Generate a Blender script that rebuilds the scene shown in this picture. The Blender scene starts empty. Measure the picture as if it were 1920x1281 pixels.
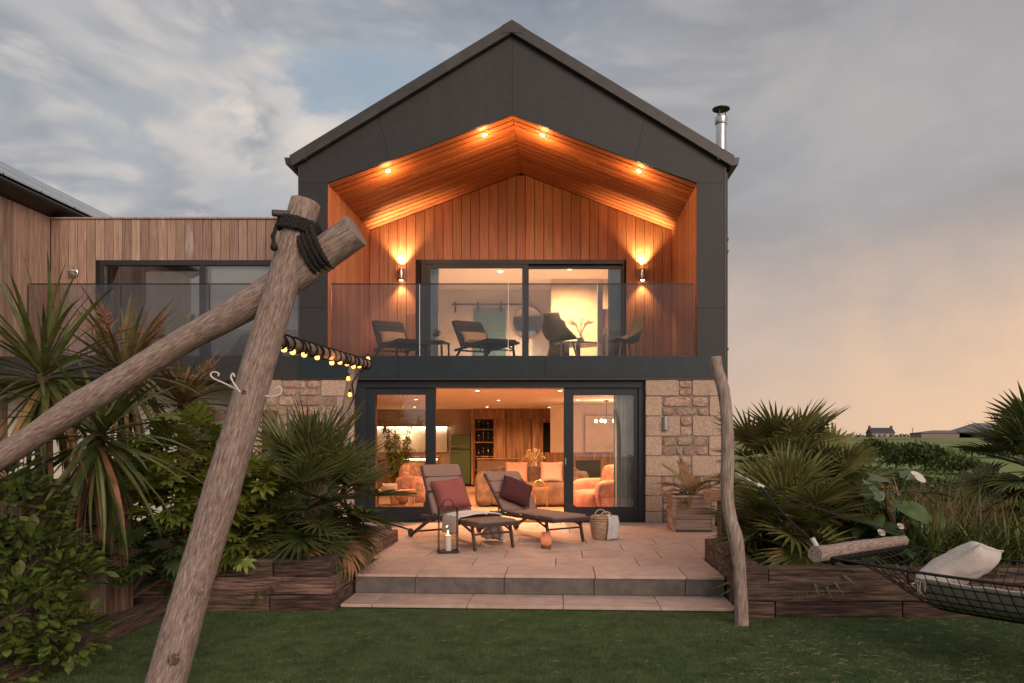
import bpy, bmesh, math, random
import numpy as np
from mathutils import Vector, Matrix, Euler, noise
random.seed(7); RNG = np.random.default_rng(7)
R = math.radians
S = bpy.context.scene
COL = S.collection

# ------------------------------------------------------------------ camera, sky, sun, exposure
CAM = Vector((0.8, -12.8, 1.41)); F = 1434.0
cd = bpy.data.cameras.new('camera'); cam = bpy.data.objects.new('camera', cd); COL.objects.link(cam)
cam.location = CAM; cam.rotation_euler = (R(90), 0, 0)
cd.sensor_width = 36; cd.lens = 36 * F / 1920; cd.shift_x = -90 / 1920; cd.shift_y = 182 / 1920
cd.clip_start = 0.05; cd.clip_end = 5000
S.camera = cam
S.render.engine = 'CYCLES'
S.view_settings.view_transform = 'Standard'; S.view_settings.look = 'None'
S.view_settings.exposure = 0.0; S.view_settings.gamma = 1.0; S.view_settings.use_curve_mapping = False
cy = S.cycles
cy.use_denoising = True; cy.denoiser = 'OPENIMAGEDENOISE'
cy.max_bounces = 8; cy.diffuse_bounces = 3; cy.glossy_bounces = 4; cy.transmission_bounces = 6; cy.transparent_max_bounces = 24
cy.sample_clamp_indirect = 3.0; cy.caustics_reflective = False; cy.caustics_refractive = False

SUN_AZ, SUN_EL = R(150), R(22)        # azimuth clockwise from the view direction (+Y towards +X)
W = bpy.data.worlds.new('World'); S.world = W; W.use_nodes = True

SKY_OFF = ((0.6, 0.0, 2.0), (9.0, 2.0, 7.3), (7.6, 5.0, 1.8))
def build_sky():
    nt = W.node_tree; N = nt.nodes; L = nt.links
    for n in list(N): N.remove(n)
    def n(t, **k):
        x = N.new(t)
        for a, b in k.items(): setattr(x, a, b)
        return x
    def inp(node, i, v):
        if isinstance(v, bpy.types.NodeSocket): L.new(v, node.inputs[i])
        else: node.inputs[i].default_value = v
    def math_(op, a, b=0.0, c=0.0):
        m = n('ShaderNodeMath', operation=op); inp(m, 0, a); inp(m, 1, b); inp(m, 2, c); return m.outputs[0]
    def smooth(v, lo, hi):
        m = n('ShaderNodeMapRange', interpolation_type='SMOOTHSTEP'); inp(m, 0, v); inp(m, 1, lo); inp(m, 2, hi); return m.outputs[0]
    def mix(f, a, b):
        m = n('ShaderNodeMix', data_type='RGBA'); inp(m, 0, f); inp(m, 6, a); inp(m, 7, b); return m.outputs[2]
    out = n('ShaderNodeOutputWorld')
    tc = n('ShaderNodeTexCoord'); sep = n('ShaderNodeSeparateXYZ'); L.new(tc.outputs['Generated'], sep.inputs[0])
    x, y, z = sep.outputs
    el = math_('MAXIMUM', z, 0.0)
    # cloud layer: directions projected on a high sheet
    k = math_('DIVIDE', 1.0, math_('ADD', el, 0.32))
    cb = n('ShaderNodeCombineXYZ'); L.new(math_('MULTIPLY', x, k), cb.inputs[0]); L.new(math_('MULTIPLY', y, k), cb.inputs[1]); inp(cb, 2, math_('MULTIPLY', el, 1.5))
    def nz(scale, off, detail, rough, dist=0.0):
        mp = n('ShaderNodeMapping'); L.new(cb.outputs[0], mp.inputs[0]); mp.inputs[1].default_value = off; mp.inputs[3].default_value = (scale, scale * 1.0, scale)
        t = n('ShaderNodeTexNoise'); L.new(mp.outputs[0], t.inputs['Vector']); t.inputs['Scale'].default_value = 1.0
        t.inputs['Detail'].default_value = detail; t.inputs['Roughness'].default_value = rough; t.inputs['Distortion'].default_value = dist
        return t.outputs['Fac']
    blue = (0.35, 0.425, 0.515, 1); cream = (0.84, 0.735, 0.65, 1); dark = (0.225, 0.25, 0.305, 1); grey = (0.315, 0.312, 0.325, 1); peach = (1.12, 0.715, 0.42, 1); dusk = (0.58, 0.455, 0.39, 1)
    pale = (0.45, 0.465, 0.495, 1)
    # two decks of broken cloud: each lit on the side that faces the low sun, grey-blue on the other
    def deck(c, scale, off, lo, hi, shift, amount):
        d0 = nz(scale, off, 10, 0.55, 0.45)
        d1 = nz(scale, tuple(o + s_ for o, s_ in zip(off, shift)), 4, 0.5, 0.45)
        lit = smooth(math_('SUBTRACT', d0, d1), -0.035, 0.10)
        body = smooth(d0, 0.40, 0.70)
        col = mix(lit, mix(body, pale, dark), mix(body, cream, pale))
        return mix(math_('MULTIPLY', smooth(d0, lo, hi), amount), c, col)
    c = mix(smooth(nz(0.9, SKY_OFF[0], 4, 0.5), 0.35, 0.65), blue, pale)
    c = deck(c, 1.35, SKY_OFF[1], 0.33, 0.47, (0.16, -0.10, 0.10), 0.95)
    c = deck(c, 2.6, SKY_OFF[2], 0.46, 0.56, (0.12, -0.08, 0.08), 0.85)
    fine = nz(4.5, (1.9, 5.1, 2.0), 8, 0.55, 0.3); mid = nz(2.3, (7.4, 2.2, 0.4), 8, 0.56, 0.35)
    # nearer the setting sun a soft rain veil evens the clouds out and takes its colour
    sx, sy = math.sin(R(58)), math.cos(R(58))
    hl = math_('SQRT', math_('ADD', math_('MULTIPLY', x, x), math_('ADD', math_('MULTIPLY', y, y), 1e-5)))
    az = math_('DIVIDE', math_('ADD', math_('MULTIPLY', x, sx), math_('MULTIPLY', y, sy)), hl)
    veil = smooth(az, 0.45, 0.84)
    soft = nz(1.3, (5.5, 1.5, 0.0), 6, 0.52, 0.6)
    g2 = mix(smooth(soft, 0.36, 0.64), grey, (0.44, 0.415, 0.415, 1))
    c = mix(math_('MULTIPLY', veil, 0.85), c, g2)
    # rain shafts: streaks that hang straight down, so they vary with bearing only
    hb = n('ShaderNodeCombineXYZ'); L.new(math_('DIVIDE', x, hl), hb.inputs[0]); L.new(math_('DIVIDE', y, hl), hb.inputs[1]); inp(hb, 2, math_('MULTIPLY', el, 0.5))
    sh = n('ShaderNodeTexNoise'); L.new(hb.outputs[0], sh.inputs['Vector']); sh.inputs['Scale'].default_value = 9.0; sh.inputs['Detail'].default_value = 4
    shaft = sh.outputs['Fac']
    lowish = math_('SUBTRACT', 1.0, smooth(math_('ADD', el, math_('MULTIPLY', math_('SUBTRACT', soft, 0.5), 0.40)), 0.03, 0.36))
    c = mix(math_('MULTIPLY', math_('MULTIPLY', lowish, smooth(az, 0.30, 0.80)), 0.92), c, dusk)
    low = math_('SUBTRACT', 1.0, smooth(math_('ADD', el, math_('ADD', math_('MULTIPLY', math_('SUBTRACT', fine, 0.5), 0.08), math_('MULTIPLY', math_('SUBTRACT', shaft, 0.5), -0.22))), -0.02, 0.27))
    c = mix(math_('MULTIPLY', math_('MULTIPLY', low, smooth(az, 0.58, 0.93)), 0.97), c, peach)
    belt = math_('SUBTRACT', 1.0, smooth(math_('ADD', el, math_('MULTIPLY', math_('SUBTRACT', mid, 0.5), 0.25)), 0.02, 0.30))
    c = mix(math_('MULTIPLY', belt, 0.30), c, (0.62, 0.47, 0.41, 1))
    bg = n('ShaderNodeBackground'); L.new(c, bg.inputs[0]); bg.inputs[1].default_value = 1.0
    sky = n('ShaderNodeTexSky', sky_type='NISHITA'); sky.sun_disc = False; sky.sun_elevation = R(5); sky.sun_rotation = SUN_AZ
    bs = n('ShaderNodeBackground'); L.new(sky.outputs[0], bs.inputs[0]); bs.inputs[1].default_value = 0.12
    mx = n('ShaderNodeMixShader'); mx.inputs[0].default_value = 0.93
    L.new(bs.outputs[0], mx.inputs[1]); L.new(bg.outputs[0], mx.inputs[2]); L.new(mx.outputs[0], out.inputs[0])
build_sky()

sd = bpy.data.lights.new('sun', 'SUN'); sun = bpy.data.objects.new('sun', sd); COL.objects.link(sun)
sd.energy = 2.2; sd.angle = R(36); sd.color = (1.0, 0.76, 0.62)
_sv = Vector((math.sin(SUN_AZ) * math.cos(SUN_EL), math.cos(SUN_AZ) * math.cos(SUN_EL), math.sin(SUN_EL)))
sun.rotation_euler = _sv.to_track_quat('Z', 'Y').to_euler(); sun.location = _sv * 60

# ------------------------------------------------------------------ helpers
def P(px, py, d):
    """point seen at photo pixel (px, py) at distance d in front of the camera plane"""
    return Vector((CAM.x + (px - 1050) * d / F, CAM.y + d, CAM.z - (py - 822) * d / F))

def tag(o, label=None, cat=None, group=None, kind=None):
    if label: o['label'] = label
    if cat: o['category'] = cat
    if group: o['group'] = group
    if kind: o['kind'] = kind
    return o

def thing(name, label, cat, loc=(0, 0, 0), rz=0.0, group=None):
    o = bpy.data.objects.new(name, None); COL.objects.link(o); o.empty_display_size = 0.1
    o.location = loc; o.rotation_euler = (0, 0, rz)
    return tag(o, label, cat, group)

def link(name, me, parent=None, loc=None, rot=None, scale=None):
    o = bpy.data.objects.new(name, me); COL.objects.link(o)
    if parent: o.parent = parent
    if loc is not None: o.location = loc
    if rot is not None: o.rotation_euler = rot
    if scale is not None: o.scale = (scale,) * 3 if isinstance(scale, (int, float)) else scale
    return o

def copy_tree(o, parent=None):
    c = o.copy(); COL.objects.link(c); c.parent = parent
    for ch in o.children: copy_tree(ch, c)
    return c

class MB:
    def __init__(s): s.v = []; s.f = []; s.M = None
    def add(s, vs, fs):
        b = len(s.v)
        if s.M is not None: vs = [s.M @ Vector(p) for p in vs]
        s.v += [tuple(p) for p in vs]; s.f += [tuple(i + b for i in f) for f in fs]; return s
    def box(s, x0, x1, y0, y1, z0, z1):
        return s.add([(x0, y0, z0), (x1, y0, z0), (x1, y1, z0), (x0, y1, z0), (x0, y0, z1), (x1, y0, z1), (x1, y1, z1), (x0, y1, z1)],
                     [(0, 3, 2, 1), (4, 5, 6, 7), (0, 1, 5, 4), (1, 2, 6, 5), (2, 3, 7, 6), (3, 0, 4, 7)])
    def bar(s, a, b, w, h=None, up=(0, 0, 1)):
        a = Vector(a); b = Vector(b); h = h or w; t = (b - a).normalized(); u = Vector(up)
        if abs(t.dot(u)) > 0.98: u = Vector((1, 0, 0))
        r = t.cross(u).normalized(); u = r.cross(t)
        vs = [p + r * (i * w / 2) + u * (j * h / 2) for p in (a, b) for i, j in ((-1, -1), (1, -1), (1, 1), (-1, 1))]
        return s.add(vs, [(0, 1, 2, 3), (7, 6, 5, 4), (0, 4, 5, 1), (1, 5, 6, 2), (2, 6, 7, 3), (3, 7, 4, 0)])
    def tube(s, pts, rad, n=8, cap=True, wob=0.0):
        pts = [Vector(p) for p in pts]; m = len(pts)
        if not hasattr(rad, '__len__'): rad = [rad] * m
        t0 = (pts[1] - pts[0]).normalized(); ref = Vector((0, 0, 1)) if abs(t0.z) < 0.9 else Vector((1, 0, 0))
        u = t0.cross(ref).normalized(); vs = []
        for i, p in enumerate(pts):
            t = (pts[min(i + 1, m - 1)] - pts[max(i - 1, 0)]).normalized()
            u = (u - t * u.dot(t)).normalized(); w = t.cross(u)
            for k in range(n):
                a = 2 * math.pi * k / n; d = u * math.cos(a) + w * math.sin(a)
                rr = rad[i]
                if wob: rr *= 1 + wob * noise.noise(p * 2.1 + d * 0.9) + wob * 0.5 * noise.noise(p * 7 + d * 2.2)
                vs.append(p + d * rr)
        fs = [(i * n + k, i * n + (k + 1) % n, (i + 1) * n + (k + 1) % n, (i + 1) * n + k) for i in range(m - 1) for k in range(n)]
        if cap: fs += [tuple(range(n - 1, -1, -1)), tuple(range((m - 1) * n, m * n))]
        return s.add(vs, fs)
    def lathe(s, prof, n=16, c=(0, 0, 0), cap=True):
        vs = [(c[0] + r * math.cos(2 * math.pi * k / n), c[1] + r * math.sin(2 * math.pi * k / n), c[2] + z) for r, z in prof for k in range(n)]
        m = len(prof); fs = [(i * n + k, i * n + (k + 1) % n, (i + 1) * n + (k + 1) % n, (i + 1) * n + k) for i in range(m - 1) for k in range(n)]
        if cap: fs += [tuple(range(n - 1, -1, -1)), tuple(range((m - 1) * n, m * n))]
        return s.add(vs, fs)
    def prism(s, poly, y0, y1):
        """polygon of (x, z) extruded along y"""
        n = len(poly); vs = [(x, y0, z) for x, z in poly] + [(x, y1, z) for x, z in poly]
        return s.add(vs, [tuple(range(n)), tuple(range(2 * n - 1, n - 1, -1))] + [(i, i + n, (i + 1) % n + n, (i + 1) % n) for i in range(n)])
    def blob(s, c, r, e=0.55, nu=20, nv=12):
        """soft cushion-like block (superellipsoid)"""
        def pw(v): return math.copysign(abs(v) ** e, v)
        vs = [(c[0] + r[0] * pw(math.cos(b)) * pw(math.cos(a)), c[1] + r[1] * pw(math.cos(b)) * pw(math.sin(a)), c[2] + r[2] * pw(math.sin(b)))
              for b in [math.pi * (j / nv - 0.5) * 0.995 for j in range(nv + 1)] for a in [2 * math.pi * i / nu for i in range(nu)]]
        fs = [(j * nu + i, j * nu + (i + 1) % nu, (j + 1) * nu + (i + 1) % nu, (j + 1) * nu + i) for j in range(nv) for i in range(nu)]
        fs += [tuple(range(nu - 1, -1, -1)), tuple(range(nv * nu, (nv + 1) * nu))]
        return s.add(vs, fs)
    def grid(s, fn, nu, nv):
        vs = [fn(i / nu, j / nv) for j in range(nv + 1) for i in range(nu + 1)]
        return s.add(vs, [(j * (nu + 1) + i, j * (nu + 1) + i + 1, (j + 1) * (nu + 1) + i + 1, (j + 1) * (nu + 1) + i) for j in range(nv) for i in range(nu)])
    def mesh(s, name, mat, smooth=False, bevel=0.0, seg=1):
        me = bpy.data.meshes.new(name); me.from_pydata(s.v, [], s.f); me.validate()
        bm = bmesh.new(); bm.from_mesh(me)
        bmesh.ops.recalc_face_normals(bm, faces=bm.faces)
        if bevel: bmesh.ops.bevel(bm, geom=list(bm.edges), offset=bevel, segments=seg, affect='EDGES', profile=0.6)
        bm.to_mesh(me); bm.free()
        if mat: me.materials.append(mat)
        if smooth:
            me.polygons.foreach_set('use_smooth', [True] * len(me.polygons))
            try: me.set_sharp_from_angle(angle=R(42))
            except Exception: pass
        return me
    def build(s, name, mat, parent=None, smooth=False, bevel=0.0, loc=None, rot=None, seg=1):
        return link(name, s.mesh(name, mat, smooth, bevel, seg), parent, loc, rot)

def box(name, mat, parent, *b, bevel=0.0): return MB().box(*b).build(name, mat, parent, bevel=bevel)

# ------------------------------------------------------------------ materials
MATS = {}
def _nodes(name):
    m = bpy.data.materials.new(name); m.use_nodes = True; nt = m.node_tree
    for x in list(nt.nodes): nt.nodes.remove(x)
    MATS[name] = m
    return m, nt, nt.nodes, nt.links

def mat(name, cols, scale=(4, 4, 4), detail=6, rough=0.6, rand=0.12, hue=0.0, bump=0.15, dist=0.02, metal=0.0, spec=0.4, ramp=(0.37, 0.63), nrough=0.6,
        second=None, transl=0.0, rrand=0.0, world=False):
    """noise-varied procedural surface; per-object value shift; second = (colour, scale, threshold, amount) for patches of another colour"""
    m, nt, N, L = _nodes(name)
    out = N.new('ShaderNodeOutputMaterial'); b = N.new('ShaderNodeBsdfPrincipled')
    tc = N.new('ShaderNodeTexCoord'); oi = N.new('ShaderNodeObjectInfo'); mp = N.new('ShaderNodeMapping')
    src = tc.outputs['Object']
    if world:
        g = N.new('ShaderNodeNewGeometry'); src = g.outputs['Position']
    L.new(src, mp.inputs[0]); mp.inputs[3].default_value = scale
    if not world:
        mu = N.new('ShaderNodeMath'); mu.operation = 'MULTIPLY'; L.new(oi.outputs['Random'], mu.inputs[0]); mu.inputs[1].default_value = 91.0
        cx = N.new('ShaderNodeCombineXYZ')
        for i in range(3): L.new(mu.outputs[0], cx.inputs[i])
        L.new(cx.outputs[0], mp.inputs[1])
    nz = N.new('ShaderNodeTexNoise'); L.new(mp.outputs[0], nz.inputs['Vector']); nz.inputs['Scale'].default_value = 1.0
    nz.inputs['Detail'].default_value = detail; nz.inputs['Roughness'].default_value = nrough
    cr = N.new('ShaderNodeValToRGB'); L.new(nz.outputs['Fac'], cr.inputs[0])
    e = cr.color_ramp.elements; e[0].position = ramp[0]; e[1].position = ramp[1]
    e[0].color = (*cols[0], 1); e[1].color = (*cols[-1], 1)
    for i, c in enumerate(cols[1:-1]):
        q = e.new(ramp[0] + (ramp[1] - ramp[0]) * (i + 1) / (len(cols) - 1)); q.color = (*c, 1)
    col = cr.outputs[0]
    if second:
        n2 = N.new('ShaderNodeTexNoise'); n2.inputs['Scale'].default_value = 1.0; n2.inputs['Detail'].default_value = 5
        mp2 = N.new('ShaderNodeMapping'); L.new(src, mp2.inputs[0]); mp2.inputs[3].default_value = second[1]
        if not world: L.new(cx.outputs[0], mp2.inputs[1])
        L.new(mp2.outputs[0], n2.inputs['Vector'])
        mr = N.new('ShaderNodeMapRange'); mr.interpolation_type = 'SMOOTHSTEP'; L.new(n2.outputs['Fac'], mr.inputs[0])
        mr.inputs[1].default_value = second[2]; mr.inputs[2].default_value = second[2] + 0.14; mr.inputs[4].default_value = second[3]
        mx = N.new('ShaderNodeMix'); mx.data_type = 'RGBA'; L.new(mr.outputs[0], mx.inputs[0]); L.new(col, mx.inputs[6]); mx.inputs[7].default_value = (*second[0], 1)
        col = mx.outputs[2]
    hs = N.new('ShaderNodeHueSaturation'); L.new(col, hs.inputs['Color'])
    mr = N.new('ShaderNodeMapRange'); L.new(oi.outputs['Random'], mr.inputs[0]); mr.inputs[3].default_value = 1 - rand; mr.inputs[4].default_value = 1 + rand
    L.new(mr.outputs[0], hs.inputs['Value'])
    if hue:
        f = N.new('ShaderNodeMath'); f.operation = 'FRACT'; m2 = N.new('ShaderNodeMath'); m2.operation = 'MULTIPLY'; m2.inputs[1].default_value = 7.31
        L.new(oi.outputs['Random'], m2.inputs[0]); L.new(m2.outputs[0], f.inputs[0])
        mh = N.new('ShaderNodeMapRange'); L.new(f.outputs[0], mh.inputs[0]); mh.inputs[3].default_value = 0.5 - hue; mh.inputs[4].default_value = 0.5 + hue
        L.new(mh.outputs[0], hs.inputs['Hue'])
    L.new(hs.outputs[0], b.inputs['Base Color'])
    b.inputs['Roughness'].default_value = rough; b.inputs['Metallic'].default_value = metal; b.inputs['Specular IOR Level'].default_value = spec
    if bump:
        bp = N.new('ShaderNodeBump'); bp.inputs['Strength'].default_value = bump; bp.inputs['Distance'].default_value = dist
        L.new(nz.outputs['Fac'], bp.inputs['Height']); L.new(bp.outputs[0], b.inputs['Normal'])
    if transl:
        t = N.new('ShaderNodeBsdfTranslucent'); L.new(hs.outputs[0], t.inputs[0]); mx = N.new('ShaderNodeMixShader'); mx.inputs[0].default_value = transl
        L.new(b.outputs[0], mx.inputs[1]); L.new(t.outputs[0], mx.inputs[2]); L.new(mx.outputs[0], out.inputs[0])
    else: L.new(b.outputs[0], out.inputs[0])
    return m

def plain(name, c, rough=0.5, metal=0.0, spec=0.5): return mat(name, [tuple(v * 0.93 for v in c), c], (9, 9, 9), rough=rough, metal=metal, rand=0.03, bump=0.03, spec=spec)

def glow(name, c, st):
    m, nt, N, L = _nodes(name); o = N.new('ShaderNodeOutputMaterial'); e = N.new('ShaderNodeEmission')
    e.inputs[0].default_value = (*c, 1); e.inputs[1].default_value = st; L.new(e.outputs[0], o.inputs[0]); return m

def glass(name, tint, ior=1.5, rough=0.0, gl=(1, 1, 1)):
    m, nt, N, L = _nodes(name); o = N.new('ShaderNodeOutputMaterial')
    t = N.new('ShaderNodeBsdfTransparent'); t.inputs[0].default_value = (*tint, 1)
    g = N.new('ShaderNodeBsdfGlossy'); g.inputs['Roughness'].default_value = rough; g.inputs[0].default_value = (*gl, 1)
    f = N.new('ShaderNodeFresnel'); f.inputs[0].default_value = ior
    x = N.new('ShaderNodeMixShader'); L.new(f.outputs[0], x.inputs[0]); L.new(t.outputs[0], x.inputs[1]); L.new(g.outputs[0], x.inputs[2]); L.new(x.outputs[0], o.inputs[0]); return m

m_cedar = mat('cedar', [(0.23, 0.096, 0.050), (0.365, 0.165, 0.088), (0.45, 0.225, 0.125)], (55, 55, 1.6), rough=0.55, rand=0.20, hue=0.010, bump=0.25, dist=0.004, ramp=(0.28, 0.72),
              second=((0.12, 0.055, 0.03), (9, 9, 2.2), 0.66, 0.55))
m_cedar_x = mat('cedar_soffit', [(0.31, 0.105, 0.042), (0.45, 0.165, 0.070), (0.54, 0.22, 0.098)], (1.6, 55, 55), rough=0.5, rand=0.22, hue=0.008, bump=0.2, dist=0.004, ramp=(0.25, 0.75))
m_weathered = mat('weathered_cedar', [(0.22, 0.13, 0.092), (0.36, 0.235, 0.175), (0.46, 0.33, 0.26)], (50, 50, 1.8), rough=0.75, rand=0.26, hue=0.015, bump=0.3, dist=0.004, ramp=(0.30, 0.70),
              second=((0.52, 0.47, 0.44), (8, 8, 1.1), 0.60, 0.75))
m_panel = mat('charcoal_panel', [(0.027, 0.027, 0.029), (0.033, 0.033, 0.035)], (9, 9, 9), rough=0.55, rand=0.05, bump=0.03, dist=0.002, second=((0.038, 0.038, 0.040), (3.5, 3.5, 0.5), 0.54, 0.6))
m_verge = mat('verge_metal', [(0.042, 0.040, 0.040), (0.054, 0.051, 0.051)], (6, 6, 6), rough=0.42, rand=0.02, bump=0.03, second=((0.078, 0.074, 0.072), (2, 2, 2), 0.56, 0.5))
m_band = mat('band_metal', [(0.010, 0.020, 0.027), (0.015, 0.027, 0.035)], (7, 7, 7), rough=0.45, rand=0.03, bump=0.03)
m_frame = plain('navy_frame', (0.012, 0.018, 0.024), rough=0.38)
m_frame_grey = plain('graphite_frame', (0.035, 0.034, 0.036), rough=0.4)
m_black = plain('black_metal', (0.02, 0.019, 0.019), rough=0.4, metal=0.3)
m_mortar = mat('mortar', [(0.22, 0.17, 0.14), (0.32, 0.26, 0.21)], (40, 40, 40), rough=0.95, bump=0.6, dist=0.01)
m_granite = mat('granite_quoin', [(0.34, 0.235, 0.17), (0.46, 0.335, 0.25), (0.55, 0.42, 0.325)], (34, 34, 34), detail=9, rough=0.9, rand=0.10, hue=0.008, bump=0.5, dist=0.012, nrough=0.75, ramp=(0.38, 0.62),
                second=((0.20, 0.17, 0.15), (3.2, 3.2, 2.0), 0.64, 0.6))
m_rubble = mat('rubble_stone', [(0.27, 0.17, 0.125), (0.42, 0.285, 0.215), (0.54, 0.395, 0.305)], (18, 18, 18), detail=9, rough=0.95, rand=0.24, hue=0.014, bump=0.9, dist=0.03, nrough=0.7,
               second=((0.16, 0.13, 0.12), (6, 6, 6), 0.60, 0.6))
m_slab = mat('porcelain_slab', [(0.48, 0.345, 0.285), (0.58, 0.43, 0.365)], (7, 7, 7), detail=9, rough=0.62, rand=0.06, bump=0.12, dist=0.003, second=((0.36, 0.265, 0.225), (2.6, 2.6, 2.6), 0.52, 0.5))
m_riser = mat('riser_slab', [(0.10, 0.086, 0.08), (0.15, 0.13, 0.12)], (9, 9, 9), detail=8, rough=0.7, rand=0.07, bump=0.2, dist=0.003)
m_grout = plain('grout', (0.11, 0.10, 0.095), rough=0.95)
m_sleeper = mat('oak_sleeper', [(0.040, 0.024, 0.018), (0.105, 0.064, 0.047), (0.20, 0.13, 0.098)], (3.5, 48, 48), detail=10, rough=0.9, rand=0.5, hue=0.012, bump=0.7, dist=0.015, second=((0.02, 0.013, 0.01), (1.6, 34, 34), 0.62, 0.85))
m_sleeper_y = mat('oak_sleeper_side', [(0.050, 0.029, 0.021), (0.125, 0.077, 0.056), (0.22, 0.145, 0.108)], (48, 3.5, 48), detail=10, rough=0.9, rand=0.40, hue=0.012, bump=0.7, dist=0.015, second=((0.02, 0.013, 0.01), (34, 1.6, 34), 0.62, 0.85))
m_sleeper_z = mat('upright_timber', [(0.065, 0.038, 0.028), (0.13, 0.075, 0.052), (0.21, 0.135, 0.10)], (20, 20, 1.5), rough=0.9, rand=0.3, hue=0.012, bump=0.8, dist=0.02)
m_log = mat('driftwood_log', [(0.10, 0.064, 0.052), (0.235, 0.165, 0.136), (0.34, 0.255, 0.218), (0.49, 0.405, 0.36)], (85, 85, 13.0), detail=10, rough=0.88, rand=0.06, bump=0.75, dist=0.014, ramp=(0.31, 0.67), nrough=0.68,
            second=((0.035, 0.022, 0.018), (34, 34, 1.1), 0.645, 0.85))
m_logpale = mat('bleached_log', [(0.11, 0.07, 0.055), (0.26, 0.19, 0.155), (0.36, 0.285, 0.245), (0.48, 0.41, 0.365)], (56, 56, 8.0), detail=10, rough=0.88, rand=0.06, bump=0.75, dist=0.012, ramp=(0.31, 0.67), nrough=0.68,
            second=((0.05, 0.033, 0.027), (34, 34, 1.1), 0.65, 0.8))
m_rope = mat('dark_rope', [(0.012, 0.010, 0.010), (0.032, 0.028, 0.027)], (60, 60, 60), rough=0.9, bump=0.6, dist=0.004)
m_glass = glass('door_glass', (0.95, 0.96, 0.965), ior=1.9)
m_glass_bal = glass('balustrade_glass', (0.76, 0.765, 0.775), ior=1.5)
m_glass_thin = glass('thin_glass', (0.97, 0.97, 0.96), ior=1.25)
m_white = plain('white_paint', (0.74, 0.71, 0.67), rough=0.7)
m_lawn = mat('turf_base', [(0.040, 0.070, 0.020), (0.062, 0.098, 0.032)], (24, 24, 24), rough=0.95, rand=0, bump=0.6, dist=0.02, world=True, second=((0.055, 0.075, 0.03), (0.9, 0.9, 0.9), 0.52, 0.5))
m_blade = mat('turf_blade', [(0.040, 0.066, 0.018), (0.075, 0.118, 0.036), (0.115, 0.155, 0.055)], (6, 6, 6), rough=0.7, rand=0, bump=0, world=True, detail=12, ramp=(0.36, 0.64), second=((0.10, 0.115, 0.045), (0.8, 0.8, 0.8), 0.54, 0.25))
m_soil = mat('soil', [(0.020, 0.014, 0.010), (0.05, 0.035, 0.025)], (20, 20, 20), rough=1, bump=1, dist=0.04, world=True)
m_field = mat('field', [(0.095, 0.135, 0.030), (0.155, 0.205, 0.050), (0.20, 0.23, 0.07)], (0.05, 0.10, 0.1), detail=10, rough=1, rand=0, bump=0, world=True, second=((0.12, 0.115, 0.05), (0.03, 0.012, 0.03), 0.56, 0.5))
m_gap = plain('dark_gap', (0.022, 0.014, 0.010), rough=1)
# ================================================================== SETTING
def terrain_z(x, y):
    t = min(max((y - 6) / 235.0, 0), 1); z = -0.32 + 2.35 * t * t * (3 - 2 * t)
    z += 0.35 * t * noise.noise(Vector((x * 0.02, y * 0.015, 0)))
    if y > 241: z -= (y - 241) * 0.01
    return z
xs = sorted(set([-600, -300, -150, -80] + list(range(-60, 61, 6)) + list(range(60, 200, 10)) + [240, 320, 600]))
ys = sorted(set([-60, -30, -18, -8, 0, 6] + list(range(10, 100, 6)) + list(range(100, 260, 10)) + [300, 400, 700, 1500]))
g = MB(); g.v = [(x, y, terrain_z(x, y)) for y in ys for x in xs]; nx = len(xs)
g.f = [(j * nx + i, j * nx + i + 1, (j + 1) * nx + i + 1, (j + 1) * nx + i) for j in range(len(ys) - 1) for i in range(nx - 1)]
tag(g.build('ground', m_field, smooth=True), 'green field rising gently to a low skyline beyond the garden', 'field', kind='structure')
lawn = MB().add([(-2.86, -24, -0.24), (14, -24, -0.24), (14, -5.70, -0.24), (-2.86, -5.30, -0.24)], [(0, 1, 2, 3)]).build('lawn', m_lawn)
tag(lawn, 'dark green short lawn in front of the stone steps', 'lawn', kind='structure')

def front_skew(x, y): return y - 0.05 * (x - 0.5) * min(max(-y / 4.9, 0), 1)
def slab_mesh(x0, x1, y0, y1, z0, z1, m):
    b = MB().box(x0, x1, y0, y1, z0, z1); b.v = [(x, front_skew(x, y), z) for x, y, z in b.v]
    return b.mesh('slab', m, bevel=0.004)
patio = MB().box(-4.4, 3.32, -3.74, 0.4, -0.3, -0.032)
b2 = MB().box(-1.32, 2.46, -4.88, -3.74, -0.3, -0.032); patio.add(b2.v, b2.f)
patio.v = [(x, front_skew(x, y), z) for x, y, z in patio.v]
patio = tag(patio.build('patio', m_grout), 'beige paved terrace between the raised beds', 'terrace', kind='structure')
rng = random.Random(3)
rows = [(-4.92, -4.33)] + [(-4.33 + 0.6 * i, -3.73 + 0.6 * i) for i in range(8)]
for r, (y0, y1) in enumerate(rows):
    xa, xb = (-1.34, 2.48) if y1 < -3.7 else (-4.4, 3.32)
    off = [0.31, 0.75, 0.12, 0.55, 0.02, 0.62, 0.25, 0.8, 0.4][r]; x = xa - 0.93 * off
    while x < xb:
        a, b = max(x, xa), min(x + 0.93, xb)
        if b - a > 0.06: link('paving_slab', slab_mesh(a + 0.004, b - 0.004, y0 + 0.004, y1 - 0.004, -0.03, 0.0 + rng.uniform(-.001, .001), m_slab), patio)
        x += 0.93
step = MB().box(-1.32, 2.46, -5.42, -4.86, -0.34, -0.232); step.v = [(x, front_skew(x, y), z) for x, y, z in step.v]
step = tag(step.build('step', m_grout), 'low grey-fronted step along the lawn edge', 'step', kind='structure')
x = -1.34 - 0.3
while x < 2.48:
    a, b = max(x, -1.34), min(x + 0.93, 2.48); x += 0.93
    if b - a > 0.05:
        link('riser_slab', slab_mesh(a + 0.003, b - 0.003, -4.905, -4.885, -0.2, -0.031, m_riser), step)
x = -1.34 - 0.62
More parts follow.
